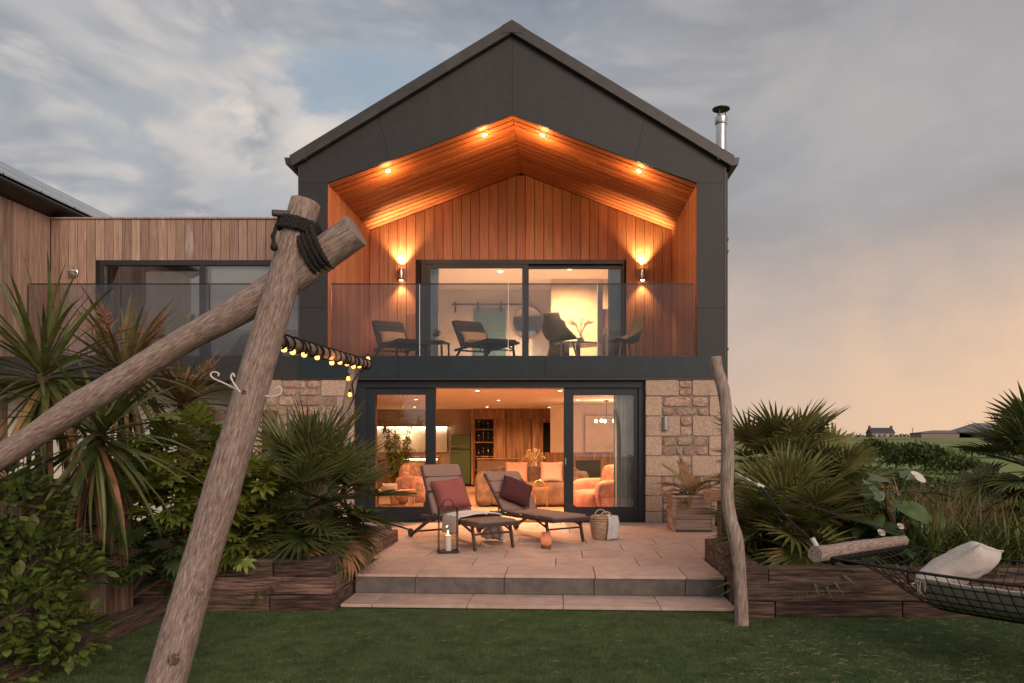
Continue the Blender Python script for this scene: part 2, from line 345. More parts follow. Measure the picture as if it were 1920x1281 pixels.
while x < 2.48:
    a, b = max(x, -1.34), min(x + 0.93, 2.48); x += 0.93
    if b - a > 0.05:
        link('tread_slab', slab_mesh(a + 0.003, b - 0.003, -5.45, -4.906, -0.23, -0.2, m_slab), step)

# ================================================================== MAIN HOUSE
HW = 3.575; OP = 3.09; ZF = 2.785; ZB = 2.392; YR = 2.85
def zr(x): return 8.346 - 0.6066 * abs(x)
def zs(x): return 6.83 - 0.375 * abs(x)
house = thing('main_house', 'charcoal gabled house with a lit cedar balcony and stone ground floor', 'house')
# roof, verge, gutters
rf = MB()
for s in (-1, 1): rf.prism([(0, zr(0) - 0.015), (s * 3.66, zr(3.66) - 0.015), (s * 3.66, zr(3.66) - 0.2), (0, zr(0) - 0.2)], 0.02, 14)
roof = rf.build('roof', m_verge, house)
for s in (-1, 1):
    v = MB().prism([(s * 0.012, zr(0) + 0.01), (s * 3.70, zr(3.70) + 0.01), (s * 3.66, zr(3.66) - 0.19), (s * 0.012, zr(0) - 0.195)], -0.10, 0.015)
    vb = v.build('verge_board', m_verge, roof, bevel=0.004)
    c = MB().prism([(0, zr(0) + 0.02), (s * 0.17, zr(0.17) + 0.02), (s * 0.17, zr(0.17) - 0.1), (0, zr(0) - 0.19)], -0.108, 0.0); c.build('ridge_cap', m_verge, roof)
    gt = MB().prism([(s * 3.62, 6.10), (s * 3.80, 6.10), (s * 3.775, 5.985), (s * 3.63, 5.96)], -0.04, 14); gt.build('gutter', m_frame_grey, roof)
    bk = MB().bar((s * 3.42, -0.075, 6.07), (s * 3.60, -0.075, 6.07), 0.02).bar((s * 3.42, -0.075, 6.07), (s * 3.42, -0.075, 6.17), 0.02).bar((s * 3.44, -0.02, 6.06), (s * 3.44, -0.09, 6.06), 0.02); bk.build('gutter_end', m_frame_grey, roof)
# gable panels
wallp = MB()
for s in (-1, 1): wallp.prism([(s * (OP + .025), ZB + .02), (s * (HW - .01), ZB + .02), (s * (HW - .01), zr(HW) - .2), (0, zr(0) - .2), (0, zs(0) + .03), (s * (OP + .025), zs(OP) + .03)], 0.02, 0.2)
gable = wallp.build('gable_wall', m_panel, house)
J = 0.0025
for s in (-1, 1):
    T = lambda p: [(s * x, z) for x, z in p]
    MB().prism(T([(J, zr(0) - .2), (2.226 - J, zr(2.226) - .2), (2.056 - J, zs(2.056) + .002), (J, zs(0) + .002)]), 0.0, 0.021).build('facade_panel', m_panel, gable)
    MB().prism(T([(2.226 + J, zr(2.226) - .2), (HW, zr(HW) - .2), (HW, 5.69 + J), (OP, 5.69 + J), (2.056 + J, zs(2.056) + .002)]), 0.0, 0.021).build('facade_panel', m_panel, gable)
    for z0, z1 in ((ZF, 3.6), (3.6, 5.69)):
        MB().box(*sorted((s * OP, s * HW)), 0.0, 0.021, z0 + J, z1 - J).build('facade_panel', m_panel, gable)
    box('corner_trim', m_verge, gable, *sorted((s * (HW - .02), s * (HW + .006))), -0.008, 0.03, ZB, zr(HW) - .21)
band = MB().box(-HW, HW, 0.02, 0.35, ZB + .01, ZF - .005).build('balcony_band', m_band, house)
for a, b in ((-HW, -1.9), (-1.9, 0.55), (0.55, HW)):
    box('band_panel', m_band, band, a + J, b - J, -0.012, 0.02, ZB + .035, ZF)
box('drip_trim', m_frame_grey, band, -HW, HW, -0.03, 0.02, ZB, ZB + .03)
sc = MB().lathe([(0.011, 0), (0.009, 0.005)], 8); sc.v = [(x, -z, y) for x, y, z in sc.v]; scm = sc.mesh('screw', m_black)
spots = [(s * 0.07, z) for s in (-1, 1) for z in (7.9, 7.35, 6.93)] + [(s * 2.23, 6.5) for s in (-1, 1)] + [(s * (0.72 + .8 * i), 7.35 - .42 * i) for s in (-1, 1) for i in range(3)] + \
        [(s * x, z) for s in (-1, 1) for x in (3.16, 3.5) for z in (5.6, 4.7, 3.75, 3.0)]
for x, z in spots: link('screw', scm, gable, (x, 0.0, z))
for i in range(13):
    for z in (ZB + .09, ZF - .08): link('screw', scm, band, (-3.4 + i * 0.565, -0.012, z))
# sides, back, inner shell
sh = MB()
for s in (-1, 1): sh.box(*sorted((s * (HW - .15), s * HW - s * .01)), 0.2, 14, 0.0 if s > 0 else ZB, zr(HW) - .2)
sh.prism([(-HW, 0), (HW, 0), (HW, zr(HW) - .2), (0, zr(0) - .2), (-HW, zr(HW) - .2)], 13.8, 14)
sh.build('side_wall', m_panel, house)
# balcony recess: back wall, side reveals, soffit, deck; every board a piece of its own
box('balcony_deck', m_frame_grey, house, -OP, OP, 0.36, YR, ZF - .25, ZF - .006)
DX0, DX1, DZ = -2.037, 2.11, 5.066
bw = MB().prism([(-OP - .1, ZF), (DX0, ZF), (DX0, DZ), (DX1, DZ), (DX1, ZF), (OP + .1, ZF), (OP + .1, zs(OP)), (0, zs(0) + .05), (-OP - .1, zs(OP))], YR + .02, YR + .16)
bwall = bw.build('recess_wall', m_gap, house)
rb = random.Random(11)
w = 0.186; n = 33; w = 2 * OP / n
for i in range(n):
    a = -OP + i * w + .0045; b = a + w - .009
    zt = lambda q: zs(q) - .004
    segs = [(ZF, None)]
    if b > DX0 + .02 and a < DX1 - .02: segs = [(DZ + .002, None)]
    for z0, _ in segs:
        cut = [z0]
        if z0 == ZF and rb.random() < .45: cut.append(rb.uniform(3.4, 5.2))
        cut.append(None)
        for q in range(len(cut) - 1):
            za = cut[q] + (.002 if q else 0); zb = cut[q + 1]
            pr = [(a, za), (b, za), (b, zt(b) if zb is None else zb - .002), (a, zt(a) if zb is None else zb - .002)]
            dy = rb.uniform(0, .003)
            pb = MB().prism(pr, YR - .004 + dy, YR + .019); pb.build('board', m_cedar, bwall, bevel=.0025)
for s in (-1, 1):
    rev = MB().box(*sorted((s * OP + s * .02, s * (OP + .12))), 0.022, YR, ZF, 5.68).build('side_reveal', m_gap, house)
    k = 16; wy = (YR - .03) / k
    for i in range(k):
        MB().box(*sorted((s * OP, s * OP + s * .02)), .024 + i * wy + .003, .024 + (i + 1) * wy - .003, ZF, zs(OP) + .01).build('board', m_cedar, rev, bevel=.0025)
    sof = MB().prism([(0, zs(0) + .06), (s * OP, zs(OP) + .06), (s * OP, zs(OP) + .022), (0, zs(0) + .022)], 0.022, YR + .05).build('soffit', m_gap, house)
    k = 14; wy = (YR - .03) / k
    for i in range(k):
        xm = rb.uniform(.6, 2.6) if rb.random() < .3 else None
        for xa, xb in (((.003, OP),) if xm is None else ((.003, xm - .002), (xm + .002, OP))):
            MB().prism([(s * xa, zs(xa)), (s * xb, zs(xb)), (s * xb, zs(xb) + .021), (s * xa, zs(xa) + .021)], .024 + i * wy + .017, .024 + (i + 1) * wy - .017).build('board', m_cedar_x, sof, bevel=.003)

# ---- upper sliding door
dr = thing_door = MB()
f = MB().box(DX0, DX1, YR - .03, YR + .12, DZ - .09, DZ).box(DX0, DX0 + .09, YR - .03, YR + .12, ZF, DZ - .09).box(DX1 - .03, DX1, YR - .03, YR + .12, ZF, DZ - .09).box(DX0 + .09, DX1 - .03, YR - .03, YR + .12, ZF, ZF + .04)
f.build('upper_door_frame', m_frame, house, bevel=.003)
def sash(name, x0, x1, y, z0, z1, st, parent=house, fr=m_frame, bot=None, th=.05, rst=None):
    rst = st if rst is None else rst; bot = st if bot is None else bot
    o = MB().box(x0, x0 + st, y, y + th, z0, z1).box(x1 - rst, x1, y, y + th, z0, z1).box(x0 + st, x1 - rst, y, y + th, z1 - st * .8, z1).box(x0 + st, x1 - rst, y, y + th, z0, z0 + bot).build(name, fr, parent, bevel=.003)
    box('pane', m_glass, o, x0 + st, x1 - rst, y + th * .4, y + th * .6, z0 + bot, z1 - st * .8)
    return o
sash('sliding_door', -1.96, 0.16, YR - .02, ZF + .04, DZ - .085, .11)
sash('sliding_door', 0.02, 2.085, YR + .05, ZF + .04, DZ - .085, .11, rst=.04)

# ---- lower sliding doors (plane y = 0.15)
def fx(px, y=0.15): return CAM.x + (px - 1050) * (12.8 + y) / F
def fz(py, y=0.15): return CAM.z - (py - 822) * (12.8 + y) / F
lf = MB().box(-2.66, 2.235, 0.1, 0.36, fz(727), ZB + .02).box(-2.66, fx(688), 0.1, 0.36, 0, fz(727)).box(fx(1197), 2.235, 0.1, 0.36, 0, fz(727))
lf.build('lower_door_frame', m_frame, house, bevel=.004)
box('threshold', m_frame_grey, house, -2.66, 2.235, 0.04, 0.36, -0.02, 0.012)
sash('sliding_door', fx(686), fx(817), 0.15, 0.013, fz(726), .155, bot=.24, rst=.175)
sash('sliding_door', fx(1057), fx(1200), 0.15, 0.013, fz(726), .165, bot=.24, rst=.105)
hd = MB().bar((fx(1060.5), .14, .97), (fx(1060.5), .14, 1.08), .02, .02); hd.build('door_handle', plain('steel', (.5, .5, .5), .3, 1.0), house)

# ---- stone piers
def rough_stone(x0, x1, z0, z1, y, m, parent, proud, seed, jag, name='stone'):
    """one stone: a faceted block with an uneven outline and face"""
    r = random.Random(seed); W_, H_ = x1 - x0, z1 - z0; n = 4 if jag else 2
    c = MB(); cx, cz = (x0 + x1) / 2, (z0 + z1) / 2; ring = []
    k = 14 if jag else 8
    if jag:
        pts = []
        for i in range(k):
            a = 2 * math.pi * (i + .5) / k; e = .5
            px = math.copysign(abs(math.cos(a)) ** e, math.cos(a)); pz = math.copysign(abs(math.sin(a)) ** e, math.sin(a))
            q = 1 - r.uniform(0, .13); pts.append((cx + px * W_ / 2 * q, cz + pz * H_ / 2 * q))
    else:
        e = min(.018, H_ * .1)
        pts = [(x0 + e, z0), (x1 - e, z0), (x1, z0 + e), (x1, z1 - e), (x1 - e, z1), (x0 + e, z1), (x0, z1 - e), (x0, z0 + e)]
        pts = [(x + r.uniform(-.003, .003), z + r.uniform(-.003, .003)) for x, z in pts]
    k = len(pts); lv = [(1.0, .05), (1.0, -.006), (.95 if jag else .975, -proud * .75), (.80, -proud)] if jag else [(1.0, .05), (1.0, -proud * .6), (.975, -proud)]
    vs = []
    for q, yy in lv:
        for x, z in pts:
            vs.append((cx + (x - cx) * q, y + yy + (r.uniform(-.012, .012) if jag and q < .95 else 0), cz + (z - cz) * q))
    fs = [(j * k + i, j * k + (i + 1) % k, (j + 1) * k + (i + 1) % k, (j + 1) * k + i) for j in range(len(lv) - 1) for i in range(k)]
    fs.append(tuple(range((len(lv) - 1) * k, len(lv) * k)))
    c.add(vs, fs); return c.build(name, m, parent, smooth=jag)
def rubble(x0, x1, z0, z1, y, parent, rs, course=.15):
    z = z0
    nc = max(1, round((z1 - z0) / course)); hs = [1 + rs.uniform(-.2, .2) for _ in range(nc)]; t = sum(hs)
    for h in hs:
        hh = h / t * (z1 - z0); ns = max(1, round((x1 - x0) / rs.uniform(.2, .34))); ws = [1 + rs.uniform(-.4, .5) for _ in range(ns)]; tw = sum(ws); x = x0
        for w_ in ws:
            ww = w_ / tw * (x1 - x0)
            rough_stone(x + .007, x + ww - .007, z + .007, z + hh - .007, y, m_rubble, parent, rs.uniform(.016, .032), rs.random(), True); x += ww
        z += hh
def pier(x0, x1, zt, y, parent, quoin_l, quoin_r, seed):
    rs = random.Random(seed); rows_ = [ZB - .27, ZB - .605, ZB - .94, ZB - 1.27, ZB - 1.61, ZB - 1.94, ZB - 2.2, 0.0]; top = zt
    for i, z in enumerate(rows_):
        lg, shr = .55, .275
        wl = (lg if i % 2 == 0 else shr) if quoin_l else 0; wr = (lg if i % 2 == 0 else shr) if quoin_r else 0
        if i >= 5: wl, wr = shr * (1 if quoin_l else 0), shr * (1 if quoin_r else 0)
        wl *= rs.uniform(.95, 1.05); wr *= rs.uniform(.95, 1.05)
        if wl: rough_stone(x0 + .003, x0 + wl - .004, z + .004, top - .004, y, m_granite, parent, .028, rs.random(), False)
        if wr: rough_stone(x1 - wr + .004, x1 - .003, z + .004, top - .004, y, m_granite, parent, .022, rs.random(), False)
        rubble(x0 + wl, x1 - wr, z, top, y, parent, rs); top = z
pr = MB().box(2.237, HW - .005, 0.0, .5, 0, ZB + .005).build('stone_wall', m_mortar, house)
pier(2.23, HW, ZB, 0.0, pr, True, True, 5)
pl = MB().box(-4.4, -2.662, 0.0, .5, 0, ZB + .005).build('stone_wall', m_mortar, house)
pier(-4.4, -2.655, ZB, 0.0, pl, True, True, 9)

# ---- rooms behind the glass
m_plaster = plain('warm_plaster', (.58, .46, .38), rough=.85)
m_plaster_up = plain('pale_plaster', (.72, .66, .60), rough=.85)
m_oak = mat('oak_veneer', [(.17, .092, .050), (.31, .185, .105), (.43, .28, .17)], (11, 11, .9), rough=.5, rand=.1, bump=.1, second=((.16, .10, .06), (5, 5, 1.1), .62, .6))
m_floor = mat('oak_floor', [(.42, .28, .18), (.54, .39, .27)], (1.2, 14, 14), rough=.45, rand=.05, bump=.05)
GX0, GX1, GY1, GZ = -4.8, 3.42, 10.3, 2.285
room = MB().box(GX0, GX1, GY1, GY1 + .1, 0, GZ).box(GX0 - .1, GX0, .5, GY1, 0, GZ).box(GX1 - .05, GX1, .5, GY1, 0, GZ).box(GX0 - .1, -4.3, .5, .6, 0, GZ)
room.build('room_wall', m_plaster, house)
box('room_floor', m_floor, house, GX0, GX1, .36, GY1, -.05, 0.004)
cl = MB().box(GX0 - .1, GX1, .362, GY1, GZ, GZ + .08); cl.build('room_ceiling', m_plaster_up, house)
# upper room
UY = 7.5
up = MB().box(-3.2, 3.2, UY, UY + .1, ZF, 5.6).box(-3.3, -3.2, YR + .17, UY, ZF, 5.6).box(3.2, 3.3, YR + .17, UY, ZF, 5.6)
up.build('upper_room_wall', m_plaster_up, house)
box('upper_room_ceiling', m_plaster_up, house, -3.3, 3.3, YR + .17, UY, 5.35, 5.4)
box('upper_room_floor', m_floor, house, -3.3, 3.3, YR + .17, UY, ZF - .2, ZF - .003)
box('partition_wall', m_plaster, house, .58, 1.72, 6.1, 6.2, ZF, 5.35)
box('partition_wall', m_plaster, house, 1.86, 3.2, 6.1, 6.2, 4.62, 5.35)

# flue on the roof
fl = thing('chimney_flue', 'shiny steel flue pipe with a flat rain cap beside the roof', 'chimney', (CAM.x + (1352 - 1050) * 15.0 / F, 2.2, 6.2))
m_steel = mat('brushed_steel', [(.52, .50, .49), (.66, .64, .62)], (30, 30, 2), rough=.28, metal=.9, rand=0, bump=.02)
m_rust = plain('rusty_cap', (.10, .075, .065), .6, .5)
MB().lathe([(.105, -.6), (.105, 1.45)], 20).build('pipe', m_steel, fl, smooth=True)
MB().lathe([(.115, 1.36), (.125, 1.38), (.125, 1.50), (.10, 1.52)], 20).build('collar', m_steel, fl, smooth=True)
for a in range(3): MB().bar((.08 * math.cos(a * 2.1), .08 * math.sin(a * 2.1), 1.5), (.09 * math.cos(a * 2.1), .09 * math.sin(a * 2.1), 1.67), .018).build('bracket', m_rust, fl)
MB().lathe([(.17, 1.66), (.172, 1.675), (.05, 1.73), (.005, 1.735)], 24).build('rain_cap', m_rust, fl, smooth=True)
dp = thing('downpipe', 'thin dark downpipe fixed to the house edge by brackets', 'downpipe', (HW + .03, .12, 0))
MB().tube([(0, 0, 5.9), (0, 0, .2)], .03, 8).build('pipe', m_frame_grey, dp, smooth=True)
for z in (1.2, 2.9, 4.55, 4.75): MB().box(-.04, .035, -.04, .04, z, z + .04).build('bracket', m_black, dp)

# ---- glass balustrade of the main balcony
bal = thing('glass_balustrade', 'frameless tinted glass balustrade across the cedar balcony', 'balustrade', (0, 0.1, ZF))
ZT = CAM.z + (822 - 533) * 12.9 / F - ZF
xj = [CAM.x + (p - 1050) * 12.9 / F for p in (621, 787, 953, 1120, 1302)]
for a, b in zip(xj, xj[1:]):
    MB().box(a + .006, b - .006, -.008, .008, -.004, ZT).build('glass_pane', m_glass_bal, bal)
    MB().box(a + .006, b - .006, -.011, .011, ZT, ZT + .016).build('edge_cap', m_black, bal)
m_edge = plain('polished_edge', (.75, .70, .66), .2)
for a in xj[1:-1]: MB().box(a - .005, a + .005, -.009, .009, 0, ZT - .01).build('joint_seal', m_edge, bal)
MB().box(xj[0], xj[-1], -.03, .03, -.012, .02).build('base_channel', m_frame_grey, bal)

# ================================================================== WING
wing = thing('wing_building', 'low flat-topped wing clad in weathered upright boards with a dark framed window', 'building', (0, 0, 0))
WZ = 5.93; WX0 = -9.62; OX0 = -8.62; OZ = 5.055
wl_ = MB().prism([(WX0, ZF - .1), (OX0, ZF - .1), (OX0, OZ), (-HW, OZ), (-HW, WZ - .03), (WX0, WZ - .03)], YR + .02, YR + .2).build('cladding_wall', m_gap, wing)
w = .183; x = WX0
while x < -HW - .02:
    a, b = x + .0055, min(x + w, -HW) - .0055; x += w
    z0 = OZ + .002 if b > OX0 + .02 else ZF - .1
    zc = [z0, WZ - .03]
    if z0 < 3 and rb.random() < .35: zc.insert(1, rb.uniform(4.4, 5.3))
    for za, zb in zip(zc, zc[1:]): MB().box(a, b, YR - .003 - rb.uniform(0, .004), YR + .019, za + .002, zb).build('board', m_weathered, wl_, bevel=.003)
box('parapet_coping', m_weathered, wing, WX0, -HW + .02, YR - .04, YR + .3, WZ - .03, WZ)
wf = MB().box(OX0, -HW, YR - .01, YR + .12, OZ - .10, OZ).box(OX0, OX0 + .10, YR - .01, YR + .12, ZF, OZ - .10).box(-6.58, -6.45, YR - .01, YR + .12, ZF, OZ - .1).box(OX0 + .1, -6.58, YR, YR + .12, ZF, ZF + .1).box(-6.45, -HW, YR, YR + .12, ZF, ZF + .1)
wfo = wf.build('window_frame', m_frame_grey, wing, bevel=.004)
ins = MB().box(OX0 + .16, -6.58, YR + .05, YR + .09, OZ - .17, OZ - .13).box(OX0 + .1, OX0 + .2, YR + .05, YR + .09, ZF + .1, OZ - .13).box(-5.0, -4.9, YR + .02, YR + .09, ZF + .1, OZ - .1); ins.build('sash_frame', m_frame_grey, wing, bevel=.003)
box('pane', m_glass, wfo, OX0 + .1, -6.58, YR + .03, YR + .045, ZF + .1, OZ - .1)
box('pane', m_glass, wfo, -6.45, -HW, YR + .03, YR + .045, ZF + .1, OZ - .1)
m_blind = plain('grey_blind', (.66, .64, .64), .8)
box('roller_blind', m_blind, wing, -7.75, -6.62, YR + .14, YR + .152, ZF + .2, OZ)
box('roller_blind', m_blind, wing, -6.4, -HW, YR + .14, YR + .152, ZF + .2, OZ)
wr = MB().box(WX0, -HW, YR + 1.8, YR + 1.9, ZF - .1, OZ + .3).box(WX0, -HW, YR + .2, YR + 1.8, OZ + .3, OZ + .35).box(WX0, -HW, YR + .2, YR + 1.8, ZF - .15, ZF - .1); wr.build('inner_wall', m_blind, wing)
box('terrace_deck', m_frame_grey, wing, WX0, -HW - .01, .03, YR, ZF - .2, ZF - .01)
fb = MB().box(-9.6, -HW - .012, -.005, .03, ZB + .03, ZF).build('fascia', m_panel, wing)
for xx in (-8.6, -6.9, -5.2): box('fascia_joint', m_black, fb, xx - .003, xx + .003, -.008, -.004, ZB + .03, ZF)
box('fascia_trim', m_frame_grey, wing, -9.6, -HW - .012, -.02, .03, ZB, ZB + .03)
box('terrace_soffit', m_sleeper, wing, -9.6, -4.41, .031, 1.6, ZB + .02, ZB + .05)
box('rendered_wall', m_white, wing, -9.6, -4.95, 1.6, 1.8, -.3, ZB + .05)
for s in (-7.6, -5.6): box('verandah_post', m_sleeper_z, wing, s - .06, s + .06, .3, .42, -.3, ZB + .02)
wb = thing('glass_balustrade', 'tinted glass balustrade along the wing terrace above the spiky leaves', 'balustrade', (0, .1, ZF))
xw = [CAM.x + (p - 1050) * 12.9 / F for p in (52, 226, 392, 559)]
for a, b in zip(xw, xw[1:]):
    MB().box(a + .006, b - .006, -.008, .008, -.004, ZT).build('glass_pane', m_glass_bal, wb)
    MB().box(a + .006, b - .006, -.011, .011, ZT, ZT + .016).build('edge_cap', m_black, wb)
    MB().box(a - .006, a + .006, -.01, .01, 0, ZT - .01).build('joint_seal', m_rust, wb)
MB().box(xw[0], xw[-1], -.03, .03, -.012, .02).build('base_channel', m_frame_grey, wb)
bl = thing('bulkhead_light', 'small round caged metal bulkhead lamp on the weathered boards', 'wall lamp', P(138, 511, 15.62))
bl.rotation_euler = (R(90), 0, 0)
MB().lathe([(.10, -.02), (.10, .02), (.085, .03)], 16).build('base', m_steel, bl, smooth=True)
MB().lathe([(.075, .03), (.07, .08), (.045, .115), (.005, .125)], 14).build('globe', plain('frosted_glass', (.45, .42, .38), .25), bl, smooth=True)
for a in range(3): MB().tube([(.095 * math.cos(t) * math.cos(a * 1.05), .095 * math.cos(t) * math.sin(a * 1.05), .03 + .11 * math.sin(t)) for t in [math.pi * i / 10 for i in range(11)]], .007, 5).build('cage_bar', m_steel, bl)

# ---- side building with the solar roof
sb = thing('side_building', 'timber clad building with a sloping roof of dark solar panels', 'building', (0, 0, 0))
sw = MB().box(WX0 - .2, WX0 - .02, -3, YR + 4, -.3, 5.98).build('cladding_wall', m_gap, sb)
y = YR - .02
while y > -2.9:
    MB().box(WX0 - .02, WX0 + .003 + rb.uniform(0, .004), y - .144, y - .006, -.3, 5.93).build('board', m_weathered, sw, bevel=.003); y -= .15
def rs_(u, h=0): return (-9.35 - u, 6.20 + .6 * u + h)
rfo = MB().prism([rs_(0, -.03), rs_(1.74, -.03), (-15, 5.2), (-15, 5.0), rs_(1.74, -.2), rs_(.0, -.13)], -3.1, 12).build('roof', m_frame_grey, sb)
MB().prism([(-9.62, 5.94), (-9.36, 6.06), (-9.34, 6.16), (-9.62, 6.10)], -3.1, 12).build('eave_board', m_black, rfo)
MB().tube([(-9.32, -3.1, 6.10), (-9.32, 12, 6.10)], .055, 8).build('gutter', m_black, rfo, smooth=True)
m_pv = mat('solar_glass', [(.012, .014, .022), (.02, .022, .03)], (8, 8, 8), rough=.12, rand=.1, bump=0, spec=.8)
for j in range(2):
    for i in range(14):
        u0 = .05 + j * .84; y0 = -2.9 + i * 1.03
        pn = MB().prism([rs_(u0, .05), rs_(u0 + .81, .05), rs_(u0 + .81, .015), rs_(u0, .015)], y0, y0 + 1.0).build('solar_panel', m_pv, sb)
        for ua, ub in ((-.01, .025), (.80, .825)): MB().prism([rs_(u0 + ua, .056), rs_(u0 + ub, .056), rs_(u0 + ub, .02), rs_(u0 + ua, .02)], y0, y0 + 1.0).build('edge_rail', m_steel, pn)
# ================================================================== LAMPS
WARM = (1.0, 0.44, 0.185); WARMER = (1.0, 0.42, 0.13); SOFT = (1.0, 0.465, 0.21)
def lamp(kind, name, parent, loc, power, color, rot=(0, 0, 0), size=.03, angle=None, blend=.5):
    l = bpy.data.lights.new(name, kind); l.energy = power; l.color = color
    if kind == 'SPOT': l.spot_size = R(angle); l.spot_blend = blend
    if kind in ('SPOT', 'POINT'): l.shadow_soft_size = size
    o = bpy.data.objects.new(name, l); COL.objects.link(o); o.parent = parent; o.location = loc; o.rotation_euler = rot
    return o
m_bulb = glow('lamp_warm', (1.0, .62, .26), 60)
m_bulb_soft = glow('lamp_soft', (1.0, .66, .32), 14); m_festoon = glow('festoon_bulb', (1.0, .48, .12), 3.2)
m_flame = glow('candle_flame', (1.0, .72, .36), 12)
m_led = glow('led_strip', (1.0, .76, .48), 9)
m_chrome = plain('lamp_chrome', (.55, .50, .45), .25, .9)
pos = {-2.16: 'lowest soffit spotlight near the tied log poles', -.5: 'soffit spotlight just beside the ridge, on the log frame side', .5: 'soffit spotlight just beside the ridge, on the flue side', 2.16: 'lowest soffit spotlight on the flue side'}
for x, lb in pos.items():
    t = thing('spotlight', 'lit ' + lb, 'spotlight', (x, .35, zs(x)), group='spotlights in the cedar soffit')
    t.rotation_euler = (0, math.copysign(math.atan(.375), x), 0)
    MB().lathe([(.058, -.004), (.058, -.012), (.045, -.012)], 18).build('trim_ring', m_chrome, t)
    MB().lathe([(.042, -.010), (.042, -.014)], 16).build('lamp_face', m_bulb, t)
    lamp('SPOT', 'spot_light', t, (0, 0, -.03), 115, WARM, angle=150, blend=1.0, size=.04); lamp('POINT', 'bulb_fill_light', t, (0, .05, -.21), 24, WARMER, size=.05)  # extra point light added below each spotlight to brighten the soffit boards
for x, lb in ((-2.43, 'lit brass wall lamp shining up and down beside the balcony door, next to the loungers'), (2.48, 'lit brass wall lamp shining up and down beside the curtain, above the shell chair')):
    t = thing('wall_lamp', lb, 'wall lamp', (x, YR - .012, 4.75), group='up and down wall lamps')
    MB().lathe([(.048, -.12), (.05, -.115), (.05, .115), (.048, .12)], 18, (0, -.085, 0)).build('tube', m_chrome, t, smooth=True)
    MB().box(-.03, .03, -.06, 0, -.05, .05).build('bracket', m_chrome, t)
    for s in (-1, 1):
        MB().lathe([(.036, s * .1205), (.036, s * .1225)], 14, (0, -.085, 0)).build('lamp_face', m_bulb, t)
        lamp('SPOT', 'spot_light', t, (0, -.085, s * .14), 300 if s > 0 else 95, (1.0, .56, .22), rot=(0 if s < 0 else math.pi, 0, 0), angle=95, blend=.8, size=.03)

# ================================================================== CUSHIONS, LOUNGERS
def pillow_mesh(name, w, h, t, m, wr=.3, seed=0):
    def side(s):
        def fn(u, v):
            a, b = 2 * u - 1, 2 * v - 1
            k = max(0, (1 - a ** 4) * (1 - b ** 4)) ** .55 * (1 + .10 * noise.noise(Vector((a * 1.5 - b * 5 + seed, a * 4 + b, 2.0 * s))))
            x = a * w / 2 * (1 - .07 * (1 - b * b) * abs(a)); y = b * h / 2 * (1 - .07 * (1 - a * a) * abs(b))
            z = s * t / 2 * k * (1 + wr * .35 * noise.noise(Vector((a * 2.3 + seed, b * 2.3, s)))) + .012 * noise.noise(Vector((a * 3, b * 3 + seed, 5)))
            return (x, y, z)
        return fn
    b = MB(); b.grid(side(1), 18, 18); b.grid(side(-1), 18, 18)
    me = b.mesh(name, m); bm = bmesh.new(); bm.from_mesh(me); bmesh.ops.remove_doubles(bm, verts=bm.verts, dist=.0006); bmesh.ops.recalc_face_normals(bm, faces=bm.faces); bm.to_mesh(me); bm.free()
    me.polygons.foreach_set('use_smooth', [True] * len(me.polygons)); return me
def cloth_mat(name, c, rough=.9, sc=90): return mat(name, [tuple(v * .8 for v in c), c], (sc, sc, sc), rough=rough, rand=.05, bump=.3, dist=.003, spec=.2, second=(tuple(v * .72 for v in c), (4, 4, 4), .55, .5))
m_sling = cloth_mat('brown_sling', (.29, .19, .155))
m_sling_dark = cloth_mat('dark_sling', (.050, .042, .042))
m_lounge_frame = plain('lounger_frame', (.075, .060, .057), .45, .4)
